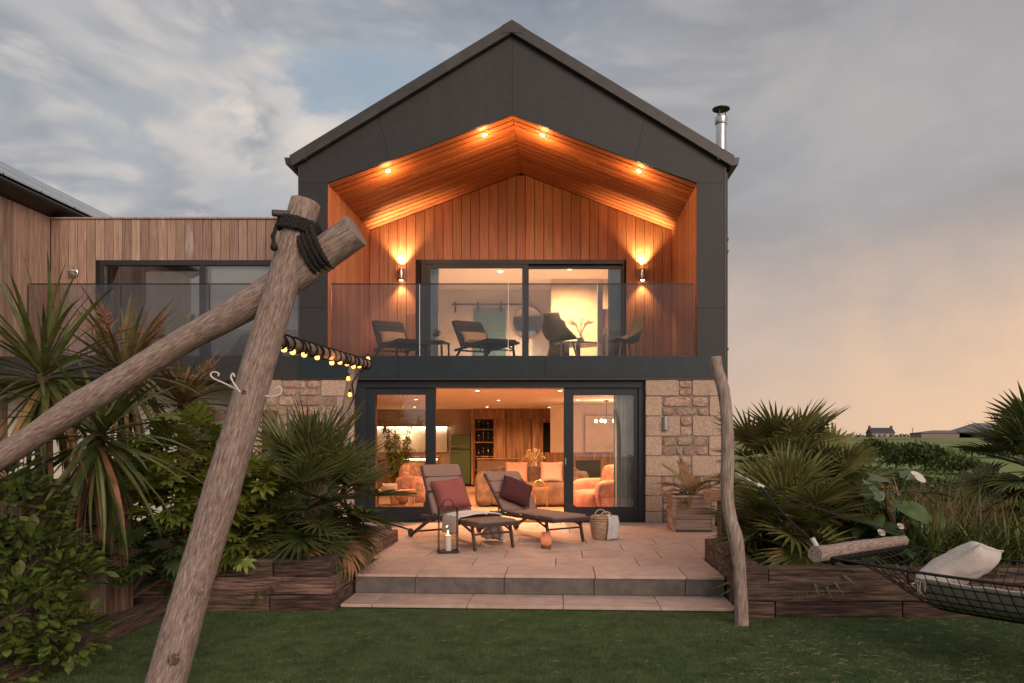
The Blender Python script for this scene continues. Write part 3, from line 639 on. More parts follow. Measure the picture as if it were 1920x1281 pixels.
def make_lounger(name, label, cat, theta, sling, frame, group):
    t = thing(name, label, cat, group=group)
    hx, hz, bl_ = .66, .345, .76
    fr = MB()
    for y in (-.30, .30): fr.bar((.30, y, .325), (1.92, y, .325), .035, .045)
    fr.bar((.32, -.3, .325), (.32, .3, .325), .03).bar((1.905, -.3, .325), (1.905, .3, .325), .035, .045).bar((1.2, -.3, .31), (1.2, .3, .31), .03)
    fr.build('frame', frame, t, bevel=.004)
    for y in (-.28, .28):
        MB().bar((1.72, y, .31), (1.80, y, 0.0), .045, .03, (0, 1, 0)).build('leg', frame, t, bevel=.004)
        MB().bar((.62, y * 1.05, .32), (.05, y * 1.05, .06), .045, .03, (0, 1, 0)).build('leg', frame, t, bevel=.004)
        wl2 = MB().lathe([(.058, -.02), (.062, -.014), (.062, .014), (.058, .02)], 16); wl2.v = [(x, z, y2) for x, y2, z in wl2.v]
        wh = wl2.build('wheel', m_black, t, loc=(.02, y * 1.05 + math.copysign(.035, y), .062), smooth=True)
        MB().bar((1.755, y, .22), (1.45, y, .315), .022).build('brace', frame, t)
    MB().bar((.10, -.3, .085), (.10, .3, .085), .025).build('axle_bar', frame, t)
    MB().bar((1.76, -.28, .20), (1.76, .28, .20), .022).build('stretcher', frame, t)
    se = None
    for a, b in ((hx + .01, 1.08), (1.085, 1.50), (1.505, 1.895)):
        o = MB(); o.blob(((a + b) / 2, 0, .362), ((b - a) / 2, .290, .020), .22, 20, 6); o = o.build('seat' if se is None else 'seat_panel', sling, se or t, smooth=True); se = se or o
    ct, sn = math.cos(theta), math.sin(theta)
    bk = None
    for i, (a, b) in enumerate(((.0, .34), (.345, .565), (.57, .76))):
        o = MB(); o.blob(((a + b) / 2, 0, 0), ((b - a) / 2, .295, .022), .22, 20, 6); o.v = [(hx - x * ct - z * sn, y, hz + x * sn - z * ct + .02) for x, y, z in o.v]
        if bk is None: bk = o.build('backrest', sling, t, smooth=True)
        else: o.build('back_panel', sling, bk, smooth=True)
    bf = MB()
    for y in (-.30, .30): bf.bar((hx, y, hz), (hx - bl_ * ct, y, hz + bl_ * sn), .025)
    bf.bar((hx - bl_ * ct, -.3, hz + bl_ * sn), (hx - bl_ * ct, .3, hz + bl_ * sn), .025); bf.build('back_frame', frame, t)
    for y in (-.2, .2): MB().bar((hx - .40 * ct + .01, y, hz + .40 * sn - .02), (.38, y, .33), .018).build('support_strut', frame, t)
    return t
def place(o, x, y, z, rz): o.location = (x, y, z); o.rotation_euler = (0, 0, rz); return o
AX = math.atan2(-.81, .585)
def lounger_at(o, wheel, z=0):     # the near rear wheel stands at 'wheel'
    off = Matrix.Rotation(AX, 3, 'Z') @ Vector((.02, -.33, 0)); place(o, wheel[0] - off.x, wheel[1] - off.y, z, AX)
la = make_lounger('sun_lounger', 'brown padded sun lounger with the red cushion, its back nearly upright', 'sun lounger', R(62), m_sling, m_lounge_frame, 'sun loungers on the terrace')
lounger_at(la, (-1.344, -12.8 + 10.98))
lb_ = make_lounger('sun_lounger', 'brown padded sun lounger with the dark plum cushion, its back leaning', 'sun lounger', R(45), m_sling, m_lounge_frame, 'sun loungers on the terrace')
lounger_at(lb_, (-.42, -12.8 + 11.52))
m_red = cloth_mat('red_cloth', (.33, .105, .095)); m_plum = cloth_mat('plum_cloth', (.085, .028, .030)); m_cream = cloth_mat('cream_cloth', (.62, .55, .49)); m_beige = cloth_mat('beige_cloth', (.42, .31, .20)); m_pink = cloth_mat('pink_cloth', (.60, .36, .29))
def cushion(name, label, m, w, h, t, M4, group=None, seed=0):
    o = link(name, pillow_mesh(name, w, h, t, m, seed=seed)); o.matrix_world = M4; e = []
    for k in range(72):
        q = k / 18; a, b = ((2 * q - 1, -1) if q < 1 else (1, 2 * (q - 1) - 1) if q < 2 else (1 - 2 * (q - 2), 1) if q < 3 else (-1, 1 - 2 * (q - 3)))
        e.append((a * w / 2 * (1 - .07 * (1 - b * b) * abs(a)), b * h / 2 * (1 - .07 * (1 - a * a) * abs(b)), .012 * noise.noise(Vector((a * 3, b * 3 + seed, 5)))))
    MB().tube(e + [e[0]], .0055, 5).build('piping', m, o, smooth=True); return tag(o, label, 'cushion', group)
def on_lounger(o, theta, along, up_, tw, lean=0.0):
    """matrix of a cushion leaning on a lounger's backrest"""
    base = Matrix.Translation(o.location) @ Matrix.Rotation(o.rotation_euler.z, 4, 'Z')
    n_ = Vector((math.sin(theta), 0, math.cos(theta)))
    c = Vector((.66 - along * math.cos(theta), 0, .365 + along * math.sin(theta))) + n_ * up_
    X = Vector((0, 1, 0)); Z = n_; Y = Z.cross(X)
    m4 = Matrix(((X.x, Y.x, Z.x, c.x), (X.y, Y.y, Z.y, c.y), (X.z, Y.z, Z.z, c.z), (0, 0, 0, 1)))
    return base @ m4 @ Matrix.Rotation(tw, 4, 'Z')
cushion('cushion', 'plump red cushion propped against the upright lounger back', m_red, .50, .46, .20, on_lounger(la, R(62), .25, .105, R(6)), seed=1)
cushion('cushion', 'dark plum cushion resting on the leaning lounger', m_plum, .47, .47, .19, on_lounger(lb_, R(45), .27, .11, R(-33)), seed=2)
# throw over the first lounger's seat, hanging down its far side
def throw_fn(u, v):
    x = 1.02 + .42 * u + .05 * math.sin(v * 5); q = v * 1.55
    if q < .14: yy, zz = -.335, .365 - (.14 - q) * 1.4
    elif q < .86: yy, zz = -.33 + (q - .14) / .72 * .66, .385 + .035 * math.sin((q - .14) / .72 * math.pi)
    else:
        e = q - .86; yy, zz = .345 + .05 * math.sin(e * 9 + u * 4), max(.02, .37 - e * .62)
        if .37 - e * .62 < .02: yy += .05
    f = .014 * math.sin(u * 21 + v * 6) + .02 * noise.noise(Vector((u * 4, v * 6, 1)))
    return (x, yy + (f if q > .86 else 0), zz + abs(f))
tw = MB().grid(throw_fn, 26, 50).build('throw_blanket', cloth_mat('cream_throw', (.74, .68, .64)), smooth=True)
tw.location = la.location; tw.rotation_euler = la.rotation_euler
sm = tw.modifiers.new('thick', 'SOLIDIFY'); sm.thickness = .012
tag(tw, 'cream throw draped across the red-cushioned lounger and hanging to the paving', 'throw')

# lantern, candle jar, basket, planter
ln = thing('lantern', 'tall black wire-framed glass lantern standing on the paving by the lounger', 'lantern', P(840, 1035, 9.5) * 1.0, R(12)); ln.location.z = 0.0
hw, hh = .115, .56
MB().box(-.13, .13, -.13, .13, 0, .022).build('base', m_black, ln, bevel=.004)
for sx in (-1, 1):
    for sy in (-1, 1): MB().bar((sx * hw, sy * hw, .02), (sx * hw, sy * hw, hh), .010).build('post', m_black, ln)
for s in (-1, 1):
    MB().bar((-hw, s * hw, hh), (hw, s * hw, hh), .010).build('top_rail', m_black, ln); MB().bar((s * hw, -hw, hh), (s * hw, hw, hh), .010).build('top_rail', m_black, ln)
    MB().box(-hw, hw, s * hw - .001, s * hw + .001, .022, hh).build('pane', m_glass_thin, ln); MB().box(s * hw - .001, s * hw + .001, -hw, hw, .022, hh).build('pane', m_glass_thin, ln)
MB().tube([(.07 * math.cos(a), 0, hh + .10 * math.sin(a)) for a in [math.pi * i / 12 for i in range(13)]], .006, 6).build('handle', m_black, ln)
cn = thing('candle', 'lit white pillar candle inside the wire lantern', 'candle', tuple(ln.location + Vector((0, 0, .0221))))
MB().lathe([(.040, 0), (.042, .01), (.042, .185), (.036, .19)], 18).build('wax', plain('wax', (.80, .74, .66), .5), cn, smooth=True)
MB().lathe([(.002, .195), (.010, .21), (.009, .225), (.001, .25)], 10).build('flame', m_flame, cn, smooth=True)
lamp('POINT', 'flame_light', cn, (0, 0, .27), 1.6, WARM, size=.02)
jr = thing('candle_jar', 'small amber glass jar with a lit candle inside, on the paving', 'candle', P(1024, 1028, 9.82)); jr.location.z = 0.0
m_amber = mat('amber_glass', [(.36, .19, .15), (.46, .26, .20)], (30, 30, 30), rough=.25, rand=0, bump=.05, transl=.6)
MB().lathe([(.055, .002), (.068, .02), (.070, .15), (.058, .185), (.060, .205)], 20, cap=False).build('jar', m_amber, jr, smooth=True)
MB().lathe([(.054, .003), (.060, .02), (.062, .055)], 18).build('wax', plain('amber_wax', (.62, .36, .2), .5), jr, smooth=True)
MB().lathe([(.002, .06), (.008, .072), (.007, .085), (.001, .105)], 10).build('flame', m_flame, jr, smooth=True)
lamp('POINT', 'flame_light', jr, (0, 0, .125), .35, WARM, size=.015)
bp_ = P(1131, 1010, 10.78); bp_.z = 0
bs = thing('basket', 'round woven straw basket with loop handles near the terrace door', 'basket', bp_, R(10))
m_straw = mat('straw', [(.34, .20, .125), (.50, .33, .22), (.60, .43, .30)], (14, 14, 70), rough=.85, bump=.7, dist=.01)
MB().lathe([(.145, 0), (.165, .05), (.18, .15), (.185, .24), (.178, .30), (.180, .325)], 24, cap=False).build('body', m_straw, bs, smooth=True)
for k in range(9): MB().tube([((.150 + .034 * math.sin(k / 9 * 1.7)) * math.cos(a) * 1.02, (.150 + .034 * math.sin(k / 9 * 1.7)) * math.sin(a) * 1.02, .02 + k * .035) for a in [2 * math.pi * i / 24 for i in range(25)]], .009, 5).build('woven_band', m_straw, bs, smooth=True)
MB().lathe([(.14, .005), (.14, .01)], 18).build('bottom', m_straw, bs)
for s in (-1, 1): MB().tube([(.085 * math.cos(a), s * .165, .30 + .095 * math.sin(a)) for a in [math.pi * i / 12 for i in range(13)]], .010, 6).build('handle', m_straw, bs, smooth=True)
def towel_fn(u, v):
    q = v * .62
    if q < .16: return (.06 + .10 * u, .05 - .16 * u, .33 + .01 * math.sin(u * 9) - (.16 - q) * .5)
    e = (q - .16); r_ = .185 + .03 * min(1, e * 6) + .012 * math.sin(u * 12 + v * 3)
    a = R(-88) + R(105) * u + .06 * math.sin(v * 4); return (r_ * math.cos(a), r_ * math.sin(a), .335 - e * .72 * (1 - .12 * u))
tl = MB().grid(towel_fn, 16, 20).build('towel', cloth_mat('grey_towel', (.72, .69, .67)), smooth=True); tl.location = bp_; tl.rotation_euler = (0, 0, R(10))
sm = tl.modifiers.new('thick', 'SOLIDIFY'); sm.thickness = .01
tag(tl, 'pale grey towel hanging over the rim of the straw basket', 'towel')
pb = P(1301, 997, 11.55); pb.z = 0.0
px_ = thing('planter_box', 'square wooden slatted planter box against the stone wall', 'planter', pb, 0)
m_larch = mat('larch', [(.27, .17, .125), (.38, .26, .20), (.46, .34, .27)], (1.4, 22, 22), rough=.75, rand=.12, bump=.25, dist=.004)
m_larch_y = mat('larch_side', [(.27, .17, .125), (.38, .26, .20), (.46, .34, .27)], (22, 1.4, 22), rough=.75, rand=.12, bump=.25, dist=.004)
a_ = .315
for k in range(3):
    z0, z1 = .02 + k * .165, .18 + k * .165
    MB().box(-a_ + .04, a_ - .04, 0.012, .035, z0, z1).build('plank', m_larch, px_, bevel=.004); MB().box(-a_ + .04, a_ - .04, .595, .618, z0, z1).build('plank', m_larch, px_, bevel=.004)
    for s in (-1, 1): MB().box(*sorted((s * a_, s * (a_ - .025))), .04, .59, z0, z1).build('plank', m_larch_y, px_, bevel=.004)
for s in (-1, 1):
    for y in (0, .57): MB().box(*sorted((s * (a_ + .006), s * (a_ - .045))), y, y + .06, 0, .515).build('corner_post', m_larch, px_, bevel=.004)
MB().box(-a_ - .02, a_ + .02, -.015, .05, .516, .545).build('rim_board', m_larch, px_, bevel=.004); MB().box(-a_ - .02, a_ + .02, .58, .645, .516, .545).build('rim_board', m_larch, px_, bevel=.004)
for s in (-1, 1): MB().box(*sorted((s * (a_ + .02), s * (a_ - .05))), .051, .579, .516, .545).build('rim_board', m_larch_y, px_, bevel=.004)
MB().box(-a_ + .03, a_ - .03, .04, .59, .40, .50).build('soil', m_soil, px_)
# bench with a pale rounded cushion behind the bleached post
bn = thing('wooden_bench', 'thick wooden bench plank jutting out behind the bleached post', 'bench', (2.95, -3.25, 0))
MB().box(-.32, 1.2, -.2, .2, .64, .76).build('seat', mat('bench_oak', [(.38, .20, .10), (.52, .30, .17)], (1.5, 18, 18), rough=.6, bump=.2, dist=.004), bn, bevel=.01)
for x in (-.1, 1.05): MB().box(x - .06, x + .06, -.15, .15, 0, .64).build('leg', m_sleeper_z, bn, bevel=.006)
cushion('cushion', 'small pale pink cushion on the bench half hidden by palm fronds', cloth_mat('rose_cloth', (.62, .40, .34)), .34, .3, .14, Matrix.Translation((3.24, -3.2, .90)) @ Matrix.Rotation(R(70), 4, 'X'), seed=4)
# slate wall lamps
for p, lb in ((P(1247, 793, 12.78), 'grey unlit tube lamp on the stone wall above the planter box'), (P(618, 790, 12.78), 'grey unlit tube lamp on the stone wall behind the fan palm')):
    t = thing('wall_lamp', lb, 'wall lamp', (p.x, -.026, p.z)); mg = plain('zinc', (.30, .32, .33), .5, .4)
    MB().lathe([(.036, -.12), (.044, -.115), (.038, .10), (.030, .115)], 16, (0, -.05, 0)).build('tube', mg, t, smooth=True)
    MB().box(-.025, .025, -.05, 0, -.03, .05).build('bracket', mg, t)

# ================================================================== BALCONY FURNITURE
bl1 = make_lounger('balcony_lounger', 'dark lounger on the balcony nearest the cedar side wall', 'lounger', R(47), m_sling_dark, m_black, 'loungers on the balcony')
place(bl1, -2.66, 2.35, ZF, R(-62))
bl2 = make_lounger('balcony_lounger', 'dark lounger on the balcony in front of the blue-green door', 'lounger', R(47), m_sling_dark, m_black, 'loungers on the balcony')
place(bl2, -1.10, 2.35, ZF, R(-62))
for o, lb, sd in ((bl1, 'beige lumbar cushion on the balcony lounger by the side wall', 5), (bl2, 'beige lumbar cushion on the balcony lounger before the glass door', 6)):
    cushion('cushion', lb, m_beige, .50, .30, .13, on_lounger(o, R(47), .19, .075, 0), 'beige balcony cushions', sd)
st_ = thing('side_table', 'low dark slatted side table between the two balcony loungers', 'table', (-1.50, 1.1, ZF), R(-10))
for i in range(5): MB().box(-.24, .24, -.22 + i * .09, -.14 + i * .09, .36, .38).build('slat', m_black, st_)
for sx in (-1, 1):
    for sy in (-1, 1): MB().bar((sx * .22, sy * .2, .36), (sx * .23, sy * .21, 0), .03).build('leg', m_black, st_)
def tuft(mb, c, n, L_, w_, rs, lo=.2, hi=1.4):
    for i in range(n):
        a = rs.uniform(0, 6.28); e = rs.uniform(lo, hi); d = Vector((math.cos(a) * math.cos(e), math.sin(a) * math.cos(e), math.sin(e))); s_ = d.cross(Vector((0, 0, 1))).normalized() * w_; l = L_ * rs.uniform(.7, 1.1)
        c0 = Vector(c); m1 = c0 + d * l * .55 + s_ * .0; e1 = c0 + d * l - Vector((0, 0, l * .25))
        mb.add([c0, m1 + s_, e1, m1 - s_], [(0, 1, 2, 3)])
m_leafy = mat('pot_leaf', [(.03, .06, .015), (.06, .11, .03)], (9, 9, 9), rough=.45, rand=.2, bump=0, transl=.2)
pp = thing('pot_plant', 'tiny spiky pot plant on the balcony side table', 'plant', (-1.44, 1.1, ZF + .381))
MB().lathe([(.04, 0), (.055, .08), (.05, .085)], 12).build('pot', m_white, pp, smooth=True)
q = MB(); tuft(q, (0, 0, .08), 26, .2, .014, random.Random(2)); tag(q.build('foliage', m_leafy, pp), kind='stuff')
m_olive = plain('olive_shell', (.27, .235, .14), .55)
def shell_chair(label, loc, rz, cat='chair'):
    t = thing('shell_chair', label, cat, loc, rz, 'moulded shell chairs')
    def fn(u, v):
        a = (u - .5) * 2; b = v                       # a: across -1..1, b: 0 front edge .. 1 top of back
        if b < .5: x = .25 - b * .86; z = .44 - .05 * math.sin(b * math.pi) + .02 * (.5 - b)
        else: e = (b - .5) / .5; x = -.18 - .12 * e - .05 * math.sin(e * 1.5); z = .40 + .44 * e ** .9
        wdt = .24 + .06 * math.sin(min(1, b * 1.25) * math.pi) - .05 * max(0, b - .8) * 5
        arm = max(0, 1 - abs(b - .52) / .34) ; z += abs(a) ** 3.2 * .24 * arm; x += abs(a) ** 2 * .13 * max(0, b - .5) * 2
        return (x, a * wdt * 1.05, z)
    o = MB().grid(fn, 18, 22).build('shell', m_olive, t, smooth=True); sm = o.modifiers.new('thick', 'SOLIDIFY'); sm.thickness = .018
    for sx, sy in ((.17, .17), (.17, -.17), (-.15, .17), (-.15, -.17)): MB().tube([(sx * .75, sy * .75, .40), (sx * 1.25, sy * 1.2, 0)], [.018, .012], 8).build('leg', m_olive, t, smooth=True)
    t.scale = (1.12, 1.12, 1.12); return t
shell_chair('olive moulded shell chair seen from behind its arm, beside the round mirror', (.83, 1.55, ZF), R(40))
shell_chair('olive moulded shell chair tilted back before the grey curtain', (2.05, 1.75, ZF), R(196))
shell_chair('brown shell chair behind the wing terrace glass', (-6.35, 1.3, ZF), R(215))

# ================================================================== UPPER ROOM
m_teal = plain('teal_door', (.10, .22, .25), .6)
bd = thing('barn_door', 'blue-green sliding barn door hung from a rail in the upper room', 'door', (-1.06, UY - .06, ZF))
MB().box(-.425, .425, -.03, .02, .03, 2.06).build('panel', m_teal, bd, bevel=.005)
for x in (-.36, 0, .36): MB().box(x - .05, x + .05, -.042, -.03, .05, 2.04).build('batten', m_teal, bd, bevel=.003)
MB().bar((-1.0, -.04, 2.17), (.85, -.04, 2.17), .012, .045).build('rail', m_frame_grey, bd)
for x in (-.9, -.3, .3): MB().bar((x, -.055, 2.24), (x, -.055, 1.95), .05, .012, (0, 1, 0)).build('hanger', m_frame_grey, bd)
def curtain(name, label, x0, x1, y, z0, z1, m, waves=7, amp=.035):
    o = MB().grid(lambda u, v: (x0 + (x1 - x0) * u, y + amp * math.sin(u * waves * 2 * math.pi) * (1 - .25 * v) + .012 * math.sin(u * 31 + v * 2), z0 + (z1 - z0) * v), waves * 10, 12).build(name, m, smooth=True)
    return tag(o, label, 'curtain')
m_curt = cloth_mat('grey_curtain', (.30, .29, .28)); m_sheer = cloth_mat('sage_curtain', (.80, .84, .80)); m_sheerw = cloth_mat('white_sheer', (.70, .74, .76))
curtain('curtain', 'grey pleated curtain at the upper sliding door', 1.80, 2.10, YR + .28, ZF + .01, 5.0, m_curt, 7, .04)
curtain('curtain', 'narrow white sheer curtain at the edge of the upper door', -2.02, -1.72, YR + .28, ZF + .01, 5.0, m_sheerw, 4, .03)
curtain('curtain', 'sage pleated curtain inside the lower sliding door', fx(1150, .55), fx(1190, .55), .47, .015, 2.27, m_sheer, 6, .028)
curtain('curtain', 'brown curtain drawn back at the edge of the lower left pane', fx(668, .5), fx(704, .5), .62, .015, 2.27, cloth_mat('brown_curtain', (.20, .13, .09)), 5, .03)
mr = thing('round_mirror', 'round framed mirror on the upper room wall', 'mirror', tuple(P(990, 603, 20.22)))
mr.rotation_euler = (R(90), 0, 0)
MB().lathe([(.385, -.01), (.40, -.01), (.40, .03), (.385, .03)], 36).build('frame', m_oak, mr)
MB().lathe([(.383, .012), (.383, .031)], 36).build('glass', plain('mirror_glass', (.85, .85, .85), .02, 1.0), mr)
dt = thing('dining_table', 'round black pedestal table in the upper room', 'table', (CAM.x + 55 * 17.2 / F - .25, 4.4, ZF))
MB().lathe([(.50, .72), (.51, .73), (.50, .755)], 28).build('top', m_black, dt, smooth=True)
MB().lathe([(.24, 0), (.22, .03), (.06, .08), (.05, .72)], 20).build('pedestal', m_black, dt, smooth=True)
vs_ = thing('vase', 'pale vase of dried twigs on the black table', 'vase', (CAM.x + 55 * 17.2 / F - .2, 4.35, ZF + .756))
MB().lathe([(.04, 0), (.08, .05), (.085, .11), (.03, .18), (.035, .2)], 14).build('body', m_white, vs_, smooth=True)
q = MB(); rs = random.Random(4)
for i in range(16):
    a = rs.uniform(0, 6.28); p0 = Vector((0, 0, .18)); p1 = Vector((math.cos(a) * .12, math.sin(a) * .12, .42)); p2 = p1 + Vector((math.cos(a) * .15, math.sin(a) * .15, rs.uniform(.02, .2))); q.tube([p0, p1, p2], .005, 4)
    for j in range(5): tuft(q, p1 + (p2 - p1) * (j / 4), 2, .05, .012, rs)
tag(q.build('twigs', plain('dry_twig', (.22, .12, .07), .8), vs_), kind='stuff')
for i, (x, y, rz, lb) in enumerate(((.62, 4.9, R(-80), 'black dining chair drawn up to the pedestal table'),)):
    t = thing('dining_chair', lb, 'chair', (x + .2, y, ZF), rz)
    MB().box(-.22, .22, -.23, .23, .43, .48).build('seat', m_black, t, bevel=.01); MB().box(-.25, -.19, -.24, .24, .49, .92).build('backrest', m_black, t, bevel=.015)
    for sx in (-1, 1):
        for sy in (-1, 1): MB().bar((sx * .19, sy * .2, .43), (sx * .21, sy * .22, 0), .035).build('leg', m_black, t)
cbn = thing('cabinet', 'dark red cabinet with an open niche at the edge of the upper room', 'cabinet', (2.05, 6.5, ZF))
MB().box(-.15, .9, 0, .5, 0, 1.25).build('base', plain('dark_cab', (.05, .04, .04), .5), cbn); MB().box(-.15, .9, 0, .5, 1.4, 2.1).build('upper_unit', plain('oxblood', (.16, .05, .035), .5), cbn)
MB().box(-.15, .9, .1, .5, 1.25, 1.4).build('niche', m_white, cbn)
ul = thing('ceiling_spot', 'lit ceiling spotlight washing the upper room wall', 'spotlight', (1.02, 4.9, 5.345))
MB().lathe([(.05, 0), (.05, -.02)], 14).build('lamp_face', m_bulb_soft, ul); lamp('SPOT', 'spot_light', ul, (0, 0, -.03), 2500, (1.0, .56, .22), rot=(R(8), 0, 0), angle=155, blend=.9)
ul2 = thing('ceiling_spot', 'lit ceiling spotlight above the barn door', 'spotlight', (-.6, 5.2, 5.345))
MB().lathe([(.05, 0), (.05, -.02)], 14).build('lamp_face', m_bulb_soft, ul2); lamp('SPOT', 'spot_light', ul2, (0, 0, -.03), 1300, (1.0, .80, .68), angle=140, blend=.9)

# ================================================================== GROUND-FLOOR ROOM
fr = thing('fridge', 'rounded light green retro fridge freezer with chrome handles', 'fridge', (CAM.x + (863.5 - 1050) * 22.5 / F, 9.7, .004))
m_green = plain('fridge_green', (.09, .15, .07), .3)
MB().box(-.295, .295, .02, .56, .05, 1.53).build('body', m_green, fr, bevel=.05, seg=3)
MB().box(-.295, .295, -.05, .015, .08, 1.08).build('door', m_green, fr, bevel=.03, seg=3); MB().box(-.295, .295, -.05, .015, 1.095, 1.51).build('freezer_door', m_green, fr, bevel=.03, seg=3)
for z in (1.02, 1.17): MB().bar((-.27, -.085, z), (-.05, -.085, z), .03).build('handle', m_chrome, fr)
MB().box(-.27, .27, .03, .5, 0, .05).build('plinth', m_black, fr)
# oak wall of cupboards with an open shelf niche and a dark doorway
ow = thing('oak_cupboards', 'oak panelled wall of cupboards with an open shelf niche', 'cupboard', (0, 9.62, .004))
def kx(px, d=22.4): return CAM.x + (px - 1050) * d / F
for a, b in ((883, 888), (926, 948), (949, 996), (997, 1012)): MB().box(kx(a) + .004, kx(b) - .004, 0, .05, .05, 1.98).build('door_panel', m_oak, ow, bevel=.004)
MB().box(kx(883), kx(1075), 0, .06, 1.985, 2.275).build('pelmet', m_oak, ow, bevel=.004); MB().box(kx(1012), kx(1018), 0, .06, .0, 1.98).build('door_trim', m_oak, ow); MB().box(kx(1018.3), kx(1075), 0.005, .055, 1.88, 1.98).build('door_trim', m_oak, ow)
MB().box(kx(888), kx(926), .45, .5, 0, 1.98).build('niche_back', m_black, ow)
for s in (888, 925): MB().box(kx(s), kx(s) + .02, .05, .45, 0, 1.98).build('niche_side', m_oak, ow)
for z in (.45, .86, 1.28, 1.66): MB().box(kx(888) + .02, kx(926), .06, .45, z, z + .03).build('shelf', m_oak, ow)
MB().box(kx(1018.3), kx(1075), .3, .35, 0, 1.88).build('doorway_shade_panel', plain('painted_shade', (.012, .011, .011), .9), ow)  # near-black panel stands in for the unlit space beyond the doorway
rs = random.Random(21); m_bottle = plain('bottle_glass', (.03, .035, .02), .12)
for z in (.89, 1.31, 1.69):
    for i in range(4):
        t = thing('bottle', ['first', 'second', 'third', 'fourth'][i] + ' bottle from the fridge on the ' + ['lower', 'middle', 'top'][(.89, 1.31, 1.69).index(z)] + ' niche shelf', 'bottle', (kx(892) + .06 + i * .14, 9.62 + .2, z + .005), group='bottles in the oak niche')
        h = rs.uniform(.16, .26); MB().lathe([(.032, 0), (.035, .01), (.035, h * .6), (.012, h * .75), (.012, h)], 10).build('body', m_bottle, t, smooth=True); MB().lathe([(.014, h), (.014, h + .02)], 8).build('cap', m_chrome, t)
isl = thing('kitchen_island', 'low grey stone kitchen island behind the sofa', 'counter', (kx(932, 20), 7.2, .004))
MB().box(-.52, .52, 0, .6, 0, .84).build('base', mat('grey_stone', [(.30, .24, .19), (.40, .33, .27)], (20, 20, 20), rough=.6), isl); MB().box(-.55, .55, -.03, .63, .845, .875).build('worktop', m_oak, isl)
bar = thing('breakfast_bar', 'kitchen counter edged with a glowing light strip', 'counter', (-2.75, 6.6, .004))
MB().box(-1.9, .42, 0, .6, 0, .86).build('base', m_oak, bar); MB().box(-1.95, .45, -.04, .65, .90, .935).build('worktop', m_oak, bar); MB().box(-.6, .44, -.03, -.01, .863, .897).build('light_strip', m_led, bar)
rs = random.Random(8)
for i in range(5):
    t = thing('wine_glass', 'clear stemmed glass on the lit counter, ' + ['furthest from the fridge', 'fourth from the fridge', 'third from the fridge', 'second from the fridge', 'nearest the fridge'][i], 'glass', (-2.75 - .35 + i * .16, 6.75, .94), group='glasses on the counter')
    MB().lathe([(.03, 0), (.005, .008), (.005, .09), (.035, .12), (.038, .17), (.03, .2)], 10, cap=False).build('bowl', m_glass_thin, t, smooth=True)
wn = thing('kitchen_window', 'bright lit splashback with a glowing strip above the kitchen worktop', 'splashback', (-4.1, 9.9, 1.0))
MB().box(-.65, 1.5, .3, .36, 0, .7).build('panel', m_white, wn); MB().box(-.65, 1.5, .2, .29, .72, .76).build('light_strip', m_led, wn); MB().box(-.7, 1.55, .05, .38, .765, .80).build('shelf', m_oak, wn)
lamp('POINT', 'strip_light', wn, (.3, .1, .55), 14, (1.0, .62, .30), size=.2)
# bamboo plant
bmp = thing('indoor_plant', 'leafy bamboo plant behind the glass by the kitchen', 'plant', (fx(745, 3.2), 3.2, .004))
MB().lathe([(.13, 0), (.17, .26), (.165, .27)], 16).build('pot', plain('clay', (.30, .22, .16), .8), bmp, smooth=True)
q = MB(); ql = MB(); rs = random.Random(31)
for i in range(14):
    a = rs.uniform(0, 6.28); h = rs.uniform(.9, 1.55); p = [Vector((.05 * math.cos(a), .05 * math.sin(a), .25)), Vector((.1 * math.cos(a), .1 * math.sin(a), .25 + h * .5)), Vector((.26 * math.cos(a), .26 * math.sin(a), .25 + h))]
    q.tube(p, .006, 5)
    for j in range(46):
        u = rs.uniform(.15, 1); c = p[0].lerp(p[1], u * 2) if u < .5 else p[1].lerp(p[2], u * 2 - 1); tuft(ql, c, 3, .16, .017, rs, -.7, .7)
q.build('canes', plain('cane', (.20, .19, .06), .5), bmp, smooth=True); tag(ql.build('foliage', mat('bamboo_leaf', [(.13, .16, .025), (.24, .25, .05)], (7, 7, 7), rough=.5, transl=.3, bump=0), bmp), kind='stuff')
# seating
m_velvet = mat('velvet_grey', [(.10, .07, .052), (.19, .135, .10)], (6, 6, 6), rough=.8, bump=.1, spec=.3); m_floral = mat('floral_velvet', [(.34, .16, .12), (.14, .09, .07), (.38, .21, .13)], (7, 7, 7), rough=.8, bump=.1, rand=.02, ramp=(.38, .62)); m_coral = mat('coral_velvet', [(.38, .165, .13), (.55, .29, .225)], (6, 6, 6), rough=.8, bump=.1, rand=0, spec=.3)
so = thing('sofa', 'rounded grey velvet sofa facing into the lit room', 'sofa', (.10, 2.85, .004))
MB().blob((.15, .4, .26), (.95, .42, .24), .3).build('seat', m_velvet, so, smooth=True); MB().blob((.15, .80, .48), (1.0, .16, .34), .4).build('backrest', m_velvet, so, smooth=True)
for s in (-.86, 1.12): MB().blob((s, .42, .36), (.20, .48, .36), .45).build('arm', m_velvet, so, smooth=True)
for x, lb, m, sd in ((-.12, 'pale orange cushion on the sofa behind the leaning lounger', m_pink, 11), (.62, 'pale pink cushion on the sofa beside the door stile', cloth_mat('blush', (.66, .47, .42)), 12)):
    cushion('cushion', lb, m, .47, .45, .17, Matrix.Translation((x, 3.30, .70)) @ Matrix.Rotation(R(72), 4, 'X'), seed=sd)
